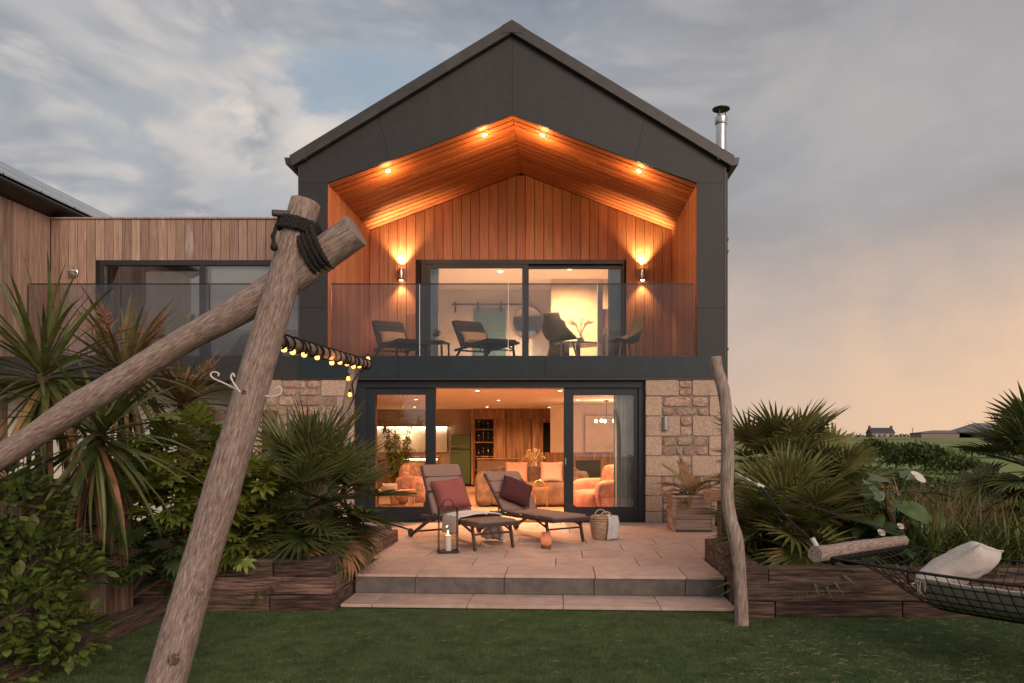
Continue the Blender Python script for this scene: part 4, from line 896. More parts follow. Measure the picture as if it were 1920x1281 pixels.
def flowers(name, label, loc, m, n, r, seed, cat='flowers'):
    t = thing(name, label, cat, loc); rs = random.Random(seed); MB().lathe([(.05, 0), (.07, .06), (.05, .14), (.055, .15)], 14).build('vase', m_white, t, smooth=True); q = MB()
    for i in range(n):
        a = rs.uniform(0, 6.28); b = rs.uniform(.1, 1.5); p = Vector((math.cos(a) * math.cos(b) * r, math.sin(a) * math.cos(b) * r, .18 + math.sin(b) * r)); q.tube([(0, 0, .12), p], .003, 4); q.blob(p, (.022, .022, .022), 1, 6, 4)
        tuft(q, p, 4, .06, .012, rs)
    tag(q.build('blooms', m, t), kind='stuff'); return t
sdt = thing('side_table', 'small round gold tray table beside the sofa', 'table', (fx(1011, 2.0), 2.0, .004)); m_gold = plain('gold', (.62, .36, .14), .3, .8)
MB().lathe([(.19, .42), (.20, .43), (.20, .455), (.19, .455)], 24).build('top', m_gold, sdt, smooth=True); MB().lathe([(.17, 0), (.17, .02)], 24).build('base', m_gold, sdt)
for a in (0, 2.1, 4.2): MB().bar((.15 * math.cos(a), .15 * math.sin(a), .02), (.15 * math.cos(a), .15 * math.sin(a), .42), .014).build('leg', m_gold, sdt)
MB().tube([(.12 * math.cos(a), 0, .45 + .15 * math.sin(a)) for a in [math.pi * i / 10 for i in range(11)]], .009, 6).build('handle', m_gold, sdt)
flowers('flower_vase', 'vase of cream blossoms glowing between the sofa cushions', (.22, 4.3, .75), plain('cream_bloom', (.75, .60, .38), .8), 40, .24, 3)
MB().box(0, .6, 0, .35, 0, .745).build('stand', m_oak, thing('console_table', 'narrow oak console behind the sofa', 'table', (-.1, 4.1, .004)))
def armchair(label, loc, rz, m):
    t = thing('armchair', label, 'armchair', loc, rz)
    MB().blob((0, -.05, .30), (.40, .40, .17), .45).build('seat', m, t, smooth=True); MB().blob((0, .36, .54), (.36, .14, .38), .5).build('backrest', m, t, smooth=True)
    for s in (-1, 1): MB().blob((s * .40, .06, .40), (.11, .40, .26), .5).build('arm', m, t, smooth=True)
    for sx in (-1, 1):
        for sy in (-1, 1): MB().bar((sx * .3, sy * .3, .16), (sx * .32, sy * .32, 0), .04).build('leg', m_oak, t)
    return t
armchair('plump coral velvet armchair behind the pane by the stone wall', (fx(1122, 1.15) + .03, 1.30, .004), R(-60), m_coral)
armchair('floral armchair behind the upright lounger', (fx(800, 2.3) - .05, 2.6, .004), R(60), m_floral)
cb = thing('coffee_bench', 'low wooden bench table behind the glass by the fan palm', 'table', (fx(742, 1.4), 1.5, .004))
MB().box(-.45, .32, -.2, .2, .40, .45).build('top', m_oak, cb, bevel=.008); MB().box(-.43, .30, -.18, .18, .14, .165).build('shelf', m_oak, cb)
for sx in (-.4, .27):
    for sy in (-1, 1): MB().bar((sx, sy * .16, .4), (sx * 1.03, sy * .17, 0), .05).build('leg', m_oak, cb)
for i, (c, lb) in enumerate((((.55, .45, .36), 'cream book at the bottom of the pile on the wooden bench'), ((.13, .22, .17), 'green book in the middle of the pile on the wooden bench'), ((.45, .30, .2), 'tan book on top of the pile on the wooden bench'))):
    t = thing('book', lb, 'book', (cb.location.x - .15 + i * .01, 1.5, .456 + i * .036), R(8 * i), 'books on the bench'); MB().box(-.13, .13, -.09, .09, .003, .032).build('pages', m_white, t); MB().box(-.135, .135, -.095, .095, .0325, .0355).box(-.135, .135, -.095, .095, 0, .0025).build('cover', plain('cover%d' % i, c, .6), t)
pc = thing('painting', 'large pale framed abstract painting behind the coral armchair', 'painting', (fx(1130, 7.0), 6.9, 1.42))
MB().box(-.48, .48, 0, .03, -.38, .60).build('frame', m_oak, pc); MB().box(-.45, .45, -.01, -.002, -.35, .57).build('canvas', mat('canvas', [(.62, .55, .42), (.70, .64, .52), (.50, .52, .50)], (1.5, 1.5, 2.5), rough=.9, ramp=(.35, .65), bump=0), pc)
MB().box(.4, 3.37, 7.0, 7.1, 0.004, 1.05).build('wainscot_wall', m_oak, house); MB().box(.55, 3.37, 7.0, 7.1, 1.05, GZ).build('room_wall', m_plaster_up, house)
ch = thing('chandelier', 'small ring chandelier with lit bulbs behind the right-hand pane', 'chandelier', (fx(1137, 4.6), 4.6, 2.28))
MB().tube([(0, 0, 0), (0, 0, -.42)], .008, 6).build('rod', m_black, ch); MB().lathe([(.06, 0), (.05, -.03)], 14).build('rose', m_black, ch); MB().tube([(.24 * math.cos(a), .24 * math.sin(a), -.42) for a in [2 * math.pi * i / 20 for i in range(21)]], .008, 6).build('ring', m_black, ch)
for i in range(5):
    a = 1.256 * i + .4; MB().blob((.24 * math.cos(a), .24 * math.sin(a), -.47), (.035, .035, .04), 1, 12, 8).build('bulb', m_bulb_soft, ch, smooth=True); MB().bar((0, 0, -.4), (.24 * math.cos(a), .24 * math.sin(a), -.42), .007).build('spoke', m_black, ch)
lamp('POINT', 'bulb_fill_light', ch, (0, 0, -.52), 90, SOFT, size=.2)
wt = thing('dining_chair', 'dark leather chair behind the coral armchair', 'chair', (fx(1100, 4.3), 4.2, .004), R(95))
MB().box(-.25, .25, -.26, .26, .40, .46).build('seat', m_black, wt, bevel=.015); MB().box(-.28, -.22, -.27, .27, .46, .95).build('backrest', m_black, wt, bevel=.02)
for sx in (-1, 1):
    for sy in (-1, 1): MB().bar((sx * .2, sy * .22, .40), (sx * .22, sy * .24, 0), .04).build('leg', m_oak, wt)
# ceiling downlights
DL = [(-2.2, 1.1), (-.7, 1.1), (.8, 1.1), (2.1, 1.3), (-2.4, 4.2), (-.6, 4.6), (1.2, 4.4), (-3.2, 8.2), (-1.2, 8.2), (.5, 8.4)]
DLN = ['nearest the glass on the bamboo side', 'nearest the doorway above the red cushion', 'nearest the doorway above the plum cushion', 'above the coral armchair', 'over the bamboo plant', 'over the sofa arm', 'over the sofa cushions', 'at the back near the lit splashback', 'at the back before the fridge', 'at the back before the oak cupboards']
for i, (x, y) in enumerate(DL):
    t = thing('downlight', 'small round ceiling downlight ' + DLN[i], 'downlight', (x, y, GZ), group='ground-floor ceiling downlights')
    MB().lathe([(.05, -.001), (.05, -.008), (.038, -.008)], 16).build('trim_ring', m_chrome, t); MB().lathe([(.036, -.006), (.036, -.010)], 14).build('lamp_face', m_bulb_soft, t)
    lamp('SPOT', 'spot_light', t, (0, 0, -.03), 560 if y < 2 else 170, WARM if y < 2 else SOFT, angle=150, blend=.8, size=.06)
# ================================================================== LOG SWING FRAME
def log(name, p0, p1, r0, r1, m, parent=None, bend=(), wob=.055, n=22, seg=44, knots=(), seed=0, via=None):
    """a log along its own Z axis, then turned to run p0 -> p1; bend = [(t, dx, dy)]"""
    p0, p1 = Vector(p0), Vector(p1); ax = p1 - p0; L_ = ax.length
    pts, rad = [], []
    if via:
        qi = ax.to_track_quat('Z', 'X').inverted(); lp = [(qi @ (P(x, y, d) - p0), w_ / 2 * d / F) for x, y, d, w_ in via]
        for i in range(len(lp) - 1):
            q4 = [lp[max(0, i - 1)], lp[i], lp[i + 1], lp[min(len(lp) - 1, i + 2)]]
            for k in range(7 if i < len(lp) - 2 else 8):
                t = k / 7; cf = (.5 * (-t + 2 * t * t - t ** 3), .5 * (2 - 5 * t * t + 3 * t ** 3), .5 * (t + 4 * t * t - 3 * t ** 3), .5 * (-t * t + t ** 3))
                pts.append(sum((q4[j][0] * cf[j] for j in range(4)), Vector())); rad.append(sum(q4[j][1] * cf[j] for j in range(4)))
    for i in range(0 if via else seg + 1):
        t = i / seg; dx = dy = 0
        for tb, bx, by, wd in bend:
            e = math.exp(-((t - tb) / wd) ** 2); dx += bx * e; dy += by * e
        pts.append(Vector((dx, dy, t * L_))); rad.append((r0 + (r1 - r0) * t) * (1 + .05 * noise.noise(Vector((t * 6, seed, 0))) + sum(.14 * math.exp(-((t - k) / .02) ** 2) for k in knots)))
    # rounded, sawn ends
    pts = [pts[0]] + pts + [pts[-1]]; pts[0] = pts[1] - Vector((0, 0, .008)); pts[-1] = pts[-2] + Vector((0, 0, .008)); rad = [rad[0] * .93] + rad + [rad[-1] * .93]
    b = MB(); b.tube(pts, rad, n, True, wob)
    o = b.build(name, m, parent, smooth=True); o.rotation_mode = 'QUATERNION'; o.rotation_quaternion = ax.to_track_quat('Z', 'X'); o.location = p0 - (parent.location if parent else Vector())
    return o
def knot(parent, p, r, m, dirn):
    k = MB().lathe([(r, -.01), (r * .9, .006), (r * .55, .012), (r * .35, .004)], 12); o = k.build('knot', m, parent, smooth=True); o.rotation_mode = 'QUATERNION'; o.rotation_quaternion = Vector(dirn).to_track_quat('Z', 'X'); o.location = Vector(p) - parent.location
F0 = P(298, 1322, 4.75); F1 = P(573, 380, 5.15)
sf = thing('swing_frame', 'big log swing frame with rope-lashed crossing poles at the lawn', 'swing frame', (F0.x, F0.y, -.24))
log('front_pole', F0, F1, .118, .098, m_log, sf, bend=((.55, .0, .03, .2), (.25, .0, -.02, .12)), seed=1)
D0 = P(-560, 1205, 5.55); D1 = P(666, 434, 5.12)
log('cross_pole', D0, D1, .072, .112, m_log, sf, seed=2, via=[(-560, 1205, 5.55, 42), (-250, 1012, 5.46, 44), (0, 857, 5.39, 46), (70, 813, 5.37, 46), (140, 766, 5.35, 51), (211, 723, 5.32, 49), (328, 648, 5.28, 47), (420, 597, 5.24, 52), (492, 556, 5.2, 58), (560, 511, 5.17, 63), (620, 466, 5.14, 64), (667, 432, 5.12, 62)])
m_knot = mat('knot_wood', [(.05, .03, .022), (.22, .15, .11)], (60, 60, 60), rough=.9, rand=0)
knot(sf, P(325, 1236, 4.66), .035, m_knot, (.1, -1, .2)); knot(sf, P(376, 1107, 4.72), .022, m_log, (.1, -1, .2)); knot(sf, P(458, 735, 4.86), .016, m_knot, (0, -1, .2))
for s_ in range(1):
    pg = MB().tube([P(560, 403, 5.1), P(511, 399, 5.0)], [.026, .022], 10); pg.v = [tuple(Vector(v) - sf.location) for v in pg.v]; pg.build('peg', m_rust, sf, smooth=True)
def rope_path(pts, r, parent, name='rope', strands=3, m=m_rope, twist=14.0):
    b = MB(); pts = [Vector(p) for p in pts]; cum = [0]
    for a, c in zip(pts, pts[1:]): cum.append(cum[-1] + (c - a).length)
    for k in range(strands):
        out = []
        for i, p in enumerate(pts):
            t = (pts[min(i + 1, len(pts) - 1)] - pts[max(0, i - 1)]).normalized(); u = t.cross(Vector((.31, .2, .93))).normalized(); w_ = t.cross(u); a = cum[i] * twist / r * .05 * 2 + k * 2 * math.pi / strands
            out.append(p + (u * math.cos(a) + w_ * math.sin(a)) * r * .5)
        b.tube(out, r * .58, 6, True)
    if parent: b.v = [tuple(Vector(v) - parent.location) for v in b.v]
    return b.build(name, m, parent, smooth=True)
def coil(axis0, axis1, t0, t1, turns, rad, extra=None):
    a0, a1 = Vector(axis0), Vector(axis1); ax = (a1 - a0).normalized(); u = ax.cross(Vector((0, 1, 0))).normalized(); v = ax.cross(u); out = []; n = int(turns * 40)
    for i in range(n + 1):
        t = t0 + (t1 - t0) * i / n; a = 2 * math.pi * turns * i / n; c = a0 + (a1 - a0) * t; out.append(c + (u * math.cos(a) + v * math.sin(a)) * rad)
    return out
rope_path(coil(F0, F1, .935, .958, 4.1, .125), .019, sf, 'rope_lashing')
X0 = (P(566, 470, 5.12)); e_ = (D1 - D0).normalized()
# loops that tie the cross pole to the front pole
cpt = P(590, 458, 5.15); fdir = (F1 - F0).normalized()
for i in range(4):
    ctr = cpt + e_ * (.035 * (i - 1.5)) + Vector((0, .0, -.02)); lp = []
    for k in range(49):
        a = 2 * math.pi * k / 48; up_ = (fdir * .9 + Vector((0, 0, .2)) - e_ * fdir.dot(e_) * .9).normalized(); bk_ = Vector((0, 1, 0)); lp.append(ctr + up_ * math.sin(a) * .172 + bk_ * math.cos(a) * .16 + bk_ * .02)
    rope_path(lp, .019, sf, 'rope_lashing')
rope_path([P(517, 428, 5.0), P(512, 442, 4.98), P(513, 458, 4.98)], .015, sf, 'rope_lashing')
kn = MB().blob(P(514, 463, 4.98) - sf.location, (.026, .026, .026), 1, 10, 8); kn.build('rope_knot', m_rope, sf, smooth=True)
# ridge beam to the far post
B0 = P(492, 630, 5.25); B1 = P(690, 683, 9.0)
log('ridge_beam', B0, B1, .044, .050, m_log, sf, wob=.06, n=14, seed=3)
Q0 = P(612, 1000, 9.05); Q1 = P(668, 668, 9.0)
log('far_post', Q0, Q1, .075, .058, m_logpale, sf, wob=.08, n=14, seed=4, bend=((.5, .0, .03, .3),))
hk = plain('white_hook', (.62, .58, .55), .4)
def hook(pts, parent):
    b = MB().tube(pts, .0055, 6); b.v = [tuple(Vector(v) - parent.location) for v in b.v]; b.build('hook', hk, parent, smooth=True)
def px_curve(pl, d): 
    out = []
    for i in range(len(pl) - 1):
        p0 = pl[max(0, i - 1)]; p1 = pl[i]; p2 = pl[i + 1]; p3 = pl[min(len(pl) - 1, i + 2)]
        for k in range(6):
            t = k / 6; out.append([.5 * ((2 * p1[j]) + (-p0[j] + p2[j]) * t + (2 * p0[j] - 5 * p1[j] + 4 * p2[j] - p3[j]) * t * t + (-p0[j] + 3 * p1[j] - 3 * p2[j] + p3[j]) * t ** 3) for j in (0, 1)])
    out.append(list(pl[-1])); return [P(x, y, d) for x, y in out]
hook(px_curve([(448, 732), (420, 718), (400, 709), (395, 701), (402, 697), (410, 700), (409, 705)], 4.75), sf)
hook(px_curve([(450, 735), (437, 716), (433, 706), (437, 700), (440, 706)], 4.72), sf)
hook(px_curve([(497, 742), (513, 743), (525, 739), (528, 730), (522, 725), (518, 729)], 4.82), sf)
# festoon string wound along the beam
sl = thing('string_lights', 'dark festoon cable of small glowing bulbs wound along the log beam', 'string lights', tuple(B0))
hp = coil(B0, B1, .0, 1.0, 17, .056); rope_path(hp, .009, sl, 'cable', 2)
hp2 = [p for p in coil(B0, B1, .02, .97, 7, .054)]; rope_path(hp2, .008, sl, 'cable', 2)
cb_ = [P(690, 690, 9.0), P(672, 700, 8.92), P(660, 718, 8.92), P(664, 745, 8.93), P(652, 770, 8.93)]; rope_path(cb_, .009, sl, 'cable', 2)
bulbm = MB().lathe([(.003, -.052), (.016, -.048), (.023, -.035), (.023, -.024), (.016, -.007), (.011, .004)], 12).mesh('bulb', m_festoon, True)
sockm = MB().lathe([(.013, 0), (.015, .005), (.014, .035), (.006, .04)], 10).mesh('socket', m_black, True)
bpx = [(537, 656), (553, 661), (574, 666), (598, 671), (625, 681), (640, 680), (653, 683), (665, 688), (676, 687), (687, 682), (692, 674)]
for px, py in bpx:
    t = (px - 492) / (690 - 492); d = 5.25 / (1 - t * (1 - 5.25 / 9.0)); p = P(px, py, d) + Vector((0, -.05, .030)) - sl.location
    bb = link('bulb', bulbm, sl, p); link('socket', sockm, bb)
for px, py in ((653, 711), (656, 741)):
    bb = link('bulb', bulbm, sl, P(px, py, 8.9) + Vector((0, 0, .035)) - sl.location); link('socket', sockm, bb)
lamp('POINT', 'bulb_fill_light', sl, B0.lerp(B1, .55) - B0 + Vector((.05, -.15, -.12)), 5, WARM, size=.1)

# ================================================================== HAMMOCK, POST
R0 = P(1392, 1176, 6.76); R0.z = -.26; R1 = P(1343, 672, 6.78)
hpst = thing('hammock_post', 'tall bleached crooked driftwood post at the lawn edge beside the steps', 'post', (R0.x, R0.y, -.24))
def log_path(name, pxs, d, m, parent, wob=.06, n=20):
    """an upright crooked log through a list of (x, y, width) as measured, all at one distance"""
    pts, rad = [], []
    for i in range(len(pxs) - 1):
        p0 = pxs[max(0, i - 1)]; p1 = pxs[i]; p2 = pxs[i + 1]; p3 = pxs[min(len(pxs) - 1, i + 2)]
        for k in range(7):
            t = k / 7; c = [.5 * ((2 * p1[j]) + (-p0[j] + p2[j]) * t + (2 * p0[j] - 5 * p1[j] + 4 * p2[j] - p3[j]) * t * t + (-p0[j] + 3 * p1[j] - 3 * p2[j] + p3[j]) * t ** 3) for j in range(3)]
            pts.append(P(c[0], c[1], d) - parent.location); rad.append(c[2] / 2 * d / F)
    q = pxs[-1]; pts.append(P(q[0], q[1], d) - parent.location); rad.append(q[2] / 2 * d / F)
    pts = [pts[0] + (pts[0] - pts[1]).normalized() * .008] + pts; rad = [rad[0] * .9] + rad
    return MB().tube(pts, rad, n, True, wob).build(name, m, parent, smooth=True)
log_path('trunk', [(1342, 670, 21), (1344, 690, 22), (1351, 712, 23), (1357, 735, 23), (1362, 775, 23), (1364, 820, 24), (1364, 863, 25), (1363, 905, 24), (1365, 944, 23), (1371, 980, 26), (1379, 1008, 28), (1385, 1050, 25), (1388, 1090, 24), (1390, 1130, 25), (1391, 1178, 26)], 6.77, m_logpale, hpst)
hm = thing('hammock', 'black net hammock hung from a log spreader at the lawn edge', 'hammock', (3.5, -6.6, .3))
A_ = P(1535, 1038, 6.0); B_ = P(1692, 1014, 7.0); ldir = (B_ - A_).normalized(); hd_ = Vector((ldir.y, -ldir.x, 0)).normalized(); HL = 2.3
log('spreader_log', A_ - ldir * .05, B_ + ldir * .02, .066, .052, m_log, hm, wob=.14, n=16, seed=7)
A2, B2 = A_ + hd_ * HL, B_ + hd_ * HL
log('spreader_log', A2 - ldir * .08, B2 + ldir * .05, .07, .065, m_log, hm, wob=.12, n=14, seed=8)
def net(s, t):
    base = A_.lerp(B_, .06 + .88 * t) + hd_ * (s * HL); u = 4 * s * (1 - s); e = min(1, 3.2 * min(s, 1 - s)) 
    base.z += -.03 - .035 * u - .36 * (4 * t * (1 - t)) * (e * e * (3 - 2 * e)); return base
ntm = MB()
for j in range(16): ntm.tube([net(i / 50, j / 15) for i in range(51)], .0042 if j not in (0, 15) else .011, 4)
for i in range(31): ntm.tube([net(i / 30, j / 22) for j in range(23)], .0042, 4)
ntm.v = [tuple(Vector(v) - hm.location) for v in ntm.v]; tag(ntm.build('net', m_rope, hm), kind='stuff')
# whipping of the net round the spreader
wrp = MB()
for i in range(34):
    c = A_.lerp(B_, .07 + .86 * i / 33); wrp.tube([c + hd_ * (.08 * math.cos(a)) + Vector((0, 0, .08 * math.sin(a))) for a in [-2.3 + 2.0 * k / 10 for k in range(11)]], .011, 5)
wrp.v = [tuple(Vector(v) - hm.location) for v in wrp.v]; wrp.build('rope_whipping', m_rope, hm, smooth=True)
an = P(1378, 886, 6.74); jn = P(1424, 910, 6.66)
rope_path([an.lerp(jn, i / 8) for i in range(9)], .008, hm, 'chain', 2, m_steel)
fe = MB().tube([jn - (jn - an).normalized() * .02, jn + (jn - an).normalized() * .04], .018, 8); fe.v = [tuple(Vector(v) - hm.location) for v in fe.v]; fe.build('ferrule', hk, hm, smooth=True)
for q_ in (A_ + Vector((-.02, 0, .08)), B_ + Vector((0, 0, .07))):
    rope_path([jn.lerp(q_, i / 24) - Vector((0, 0, .03 * math.sin(math.pi * i / 24))) for i in range(25)], .011, hm, 'rope', 3)
fe = MB().tube([A_ + Vector((-.05, 0, .12)), A_ + Vector((-.01, 0, .05))], .02, 8); fe.v = [tuple(Vector(v) - hm.location) for v in fe.v]; fe.build('ferrule', hk, hm, smooth=True)
P2 = P(2700, 900, 4.2); ps2 = thing('hammock_post', 'second driftwood post holding the far end of the hammock', 'post', (P2.x, P2.y, -.24)); log('trunk', (P2.x, P2.y, -.26), (P2.x + .05, P2.y, 2.0), .085, .07, m_logpale, ps2, seed=9)
for q_ in (A2, B2): rope_path([q_.lerp(Vector((P2.x, P2.y, 1.1)), i / 20) for i in range(21)], .011, hm, 'rope', 3)
m_ivory = cloth_mat('ivory_cloth', (.66, .60, .56))
c1 = net(.34, .46); X = (ldir * .96 + hd_ * .1).normalized(); Y = (hd_ * .94 - X * hd_.dot(X)); Z = X.cross(Y).normalized(); Z = Z if Z.z > 0 else -Z; Y = Z.cross(X).normalized()
M4 = Matrix(((X.x, Y.x, Z.x, c1.x), (X.y, Y.y, Z.y, c1.y), (X.z, Y.z, Z.z, c1.z + .30), (0, 0, 0, 1)))
cushion('cushion', 'white tasselled cushion lying in the black net hammock', m_ivory, .68, .56, .22, M4 @ Matrix.Translation((0, 0, .05)) @ Matrix.Rotation(R(-38), 4, 'X') @ Matrix.Rotation(R(14), 4, 'Z'), seed=21)
bk = MB().grid(lambda u, v: tuple(net(.30 + .68 * u, .05 + .62 * v) + Vector((0, 0, .014 + .012 * noise.noise(Vector((u * 7, v * 7, 0)))))), 40, 24).build('hammock_blanket', m_ivory, smooth=True)
sm = bk.modifiers.new('thick', 'SOLIDIFY'); sm.thickness = .008; tag(bk, 'white fringed blanket lying under the cushion in the hammock', 'blanket')
fr_ = MB()
rsf = random.Random(5)
for i in range(7):
    p = net(.30 + .03 * i / 7, .05); q = p + Vector((rsf.uniform(-.02, .02), -.01, -rsf.uniform(.05, .10))); fr_.tube([p + Vector((0, -.012, 0)), q], .003, 3)
tag(fr_.build('fringe', m_ivory, None), kind='stuff'); bpy.data.objects['fringe'].parent = bk

# ================================================================== SLEEPER BEDS
rsl = random.Random(14)
def sleeper(parent, x0, x1, y0, y1, z0, z1, m):
    b = MB(); nx_ = max(1, int((x1 - x0) / .12)); ny_ = max(1, int((y1 - y0) / .12))
    b.box(x0, x1, y0, y1, z0, z1); me = b.mesh('sleeper', m, bevel=.014, seg=2)
    bm = bmesh.new(); bm.from_mesh(me); bmesh.ops.subdivide_edges(bm, edges=[e for e in bm.edges if e.calc_length() > .3], cuts=3); sd = rsl.random() * 50
    for v in bm.verts:
        nn = noise.noise_vector(v.co * 4 + Vector((sd, 0, 0))); v.co += nn * .009
    bm.to_mesh(me); bm.free(); return link('sleeper', me, parent)
lbed = thing('sleeper_bed', 'raised bed of stacked dark timber sleepers under the fan palm by the steps', 'raised bed', (0, 0, 0))
for z0, cuts, inset in ((-.26, (-4.3, -2.6, -1.98, -1.36), 0), (-.085, (-4.3, -2.75, -1.37), .02), (.09, (-4.3, -2.9, -1.95, -1.40), .03)):
    for a, b in zip(cuts, cuts[1:]): sleeper(lbed, a + .004, b - .004, -5.50 + inset, -5.30 + inset, z0, z0 + .17, m_sleeper)
for z0, cuts, inset in ((-.26, (-5.295, -4.72, -4.1), 0.02), (-.085, (-5.27, -4.45, -3.95), 0.03), (.09, (-5.26, -4.6, -3.9), .05)):
    for a, b in zip(cuts, cuts[1:]): sleeper(lbed, -1.55 - inset, -1.35 - inset, a + .004, b - .004, z0, z0 + .17, m_sleeper_y)
MB().box(-4.3, -1.6, -5.28, -1.9, -.25, .17).build('soil', m_soil, lbed)
for a, b in ((-3.9, -3.2), (-3.2, -2.3)): sleeper(lbed, -1.6, -1.42, a, b, .0, .17, m_sleeper_y)
edg = thing('lawn_edging', 'low timber sleeper edging along the shrub side of the lawn', 'edging', (0, 0, 0))
for a, b in ((-9.6, -7.95), (-7.95, -6.6), (-6.6, -5.52)): sleeper(edg, -3.06, -2.86, a + .004, b - .004, -.27, -.10, m_sleeper_y)
MB().box(-9, -3.062, -10, -5.3, -.3, -.14).build('soil', m_soil, edg)
rbed = thing('sleeper_bed', 'long raised bed of timber sleepers behind the hammock', 'raised bed', (0, 0, 0))
for z0, cuts in ((-.26, (2.50, 2.78, 3.95, 5.9, 8.2)), (-.085, (2.50, 5.35, 8.2)), (.075, (2.50, 2.72, 4.0, 6.2, 8.2))):
    for a, b in zip(cuts, cuts[1:]): sleeper(rbed, a + .004, b - .004, -5.78 + rsl.uniform(0, .015), -5.58, z0, z0 + (.17 if z0 < .05 else .145), m_sleeper)
for z0, cuts in ((-.26, (-5.57, -4.9, -4.3)), (-.085, (-5.57, -4.75, -3.8)), (.075, (-5.57, -5.1, -4.4, -3.8))):
    for a, b in zip(cuts, cuts[1:]): sleeper(rbed, 2.50, 2.68, a + .004, b - .004, z0, z0 + .165, m_sleeper_y)
MB().box(2.69, 8.2, -5.57, -3.72, -.3, .14).build('soil', m_soil, rbed); MB().box(3.4, 12, -3.72, 6, -.3, .138).build('soil', m_soil, rbed)
# upright timbers behind the beds
ut = thing('timber_screen', 'row of upright dark old timbers behind the leafy bed', 'screen', (0, 0, 0))
for px, py, d, w_ in ((352, 770, 9.6, .2), (384, 766, 9.6, .21), (414, 770, 9.65, .2), (448, 765, 9.7, .22), (500, 768, 8.6, .12), (574, 778, 9.7, .18), (605, 790, 9.75, .16)):
    p = P(px, py, d); o = MB().box(p.x - w_ / 2, p.x + w_ / 2, p.y, p.y + .18, .1, p.z).build('upright', m_sleeper_z, ut, bevel=.015)
ut2 = thing('timber_screen', 'short upright dark timbers behind the glossy shrub', 'screen', (0, 0, 0))
for i, (px, py) in enumerate(((-46, 880), (-8, 893), (31, 890), (70, 902), (108, 898), (146, 905), (182, 900), (214, 910))):
    p = P(px, py, 6.7); MB().box(p.x - .085, p.x + .085, p.y, p.y + .16, -.2, p.z).build('upright', m_sleeper_z, ut2, bevel=.015)

# ================================================================== PLANTS
def strip(L_, W_, elev, droop, seg=5, fold=.25, wide=.4, base=.35):
    """one strap leaf in the XZ plane from the origin; returns (verts, faces)"""
    vs, fs = [], []; x = z = 0.0; a = elev
    for i in range(seg + 1):
        t = i / seg; w_ = W_ * (base + (1 - base) * (t / wide)) if t < wide else W_ * max(.03, (1 - (t - wide) / (1 - wide)) ** .7)
        nx_, nz_ = -math.sin(a), math.cos(a); f_ = w_ * fold
        vs += [(x + nx_ * f_, w_, z + nz_ * f_), (x, 0, z), (x + nx_ * f_, -w_, z + nz_ * f_)]
        x += L_ / seg * math.cos(a); z += L_ / seg * math.sin(a); a -= droop / seg * (.4 + 1.2 * t)
    for i in range(seg):
        for k in (0, 1): fs.append((i * 3 + k, i * 3 + k + 1, i * 3 + 4 + k, i * 3 + 3 + k))
    return vs, fs
def frond_mesh(name, m, Lp, L_, n=30, spread=R(125), seed=0, droop=.5, w_=.024, mp=None):
    rs = random.Random(seed); b = MB()
    b.tube([(0, 0, 0), (Lp * .5, 0, .02), (Lp, 0, 0)], [.010, .007, .006], 5)
    for k in range(n):
        a = -spread + 2 * spread * k / (n - 1) + rs.uniform(-.02, .02); l = L_ * (1 - .30 * (abs(a) / spread) ** 2) * rs.uniform(.9, 1.05)
        vs, fs = strip(l, w_ * rs.uniform(.9, 1.1), .14 * abs(a) + rs.uniform(-.05, .05), droop * rs.uniform(.5, 1.3), 4, .45, .38, .55); ca, sa = math.cos(a), math.sin(a)
        b.add([(Lp + x * ca - y * sa, x * sa + y * ca, z) for x, y, z in vs], fs)
    return b.mesh(name, m)
def gmat(name, a, b, tip=None, rough=.45, rand=.25, hue=.02, tr=.18): return mat(name, [a, b], (5, 5, 5), rough=rough, rand=rand, hue=hue, bump=0, transl=tr, spec=.4, second=(tip, (3, 3, 3), .60, .55) if tip else None)
m_palm = gmat('fan_palm_leaf', (.052, .068, .020), (.125, .15, .046), (.22, .165, .066))
m_palm2 = gmat('fan_palm_olive', (.09, .10, .028), (.20, .205, .062), (.31, .23, .09))
m_cord = gmat('cordyline_leaf', (.06, .078, .022), (.15, .165, .052), (.25, .185, .075), rough=.4)
m_cordb = gmat('cordyline_bronze', (.10, .085, .03), (.20, .16, .065), (.30, .19, .10), rough=.5)
m_dry = gmat('dry_leaf', (.20, .10, .045), (.42, .23, .11), None, rough=.8, tr=.15)
m_bark = mat('fibrous_bark', [(.06, .035, .022), (.15, .09, .06)], (18, 18, 6), rough=.95, bump=.9, dist=.02)
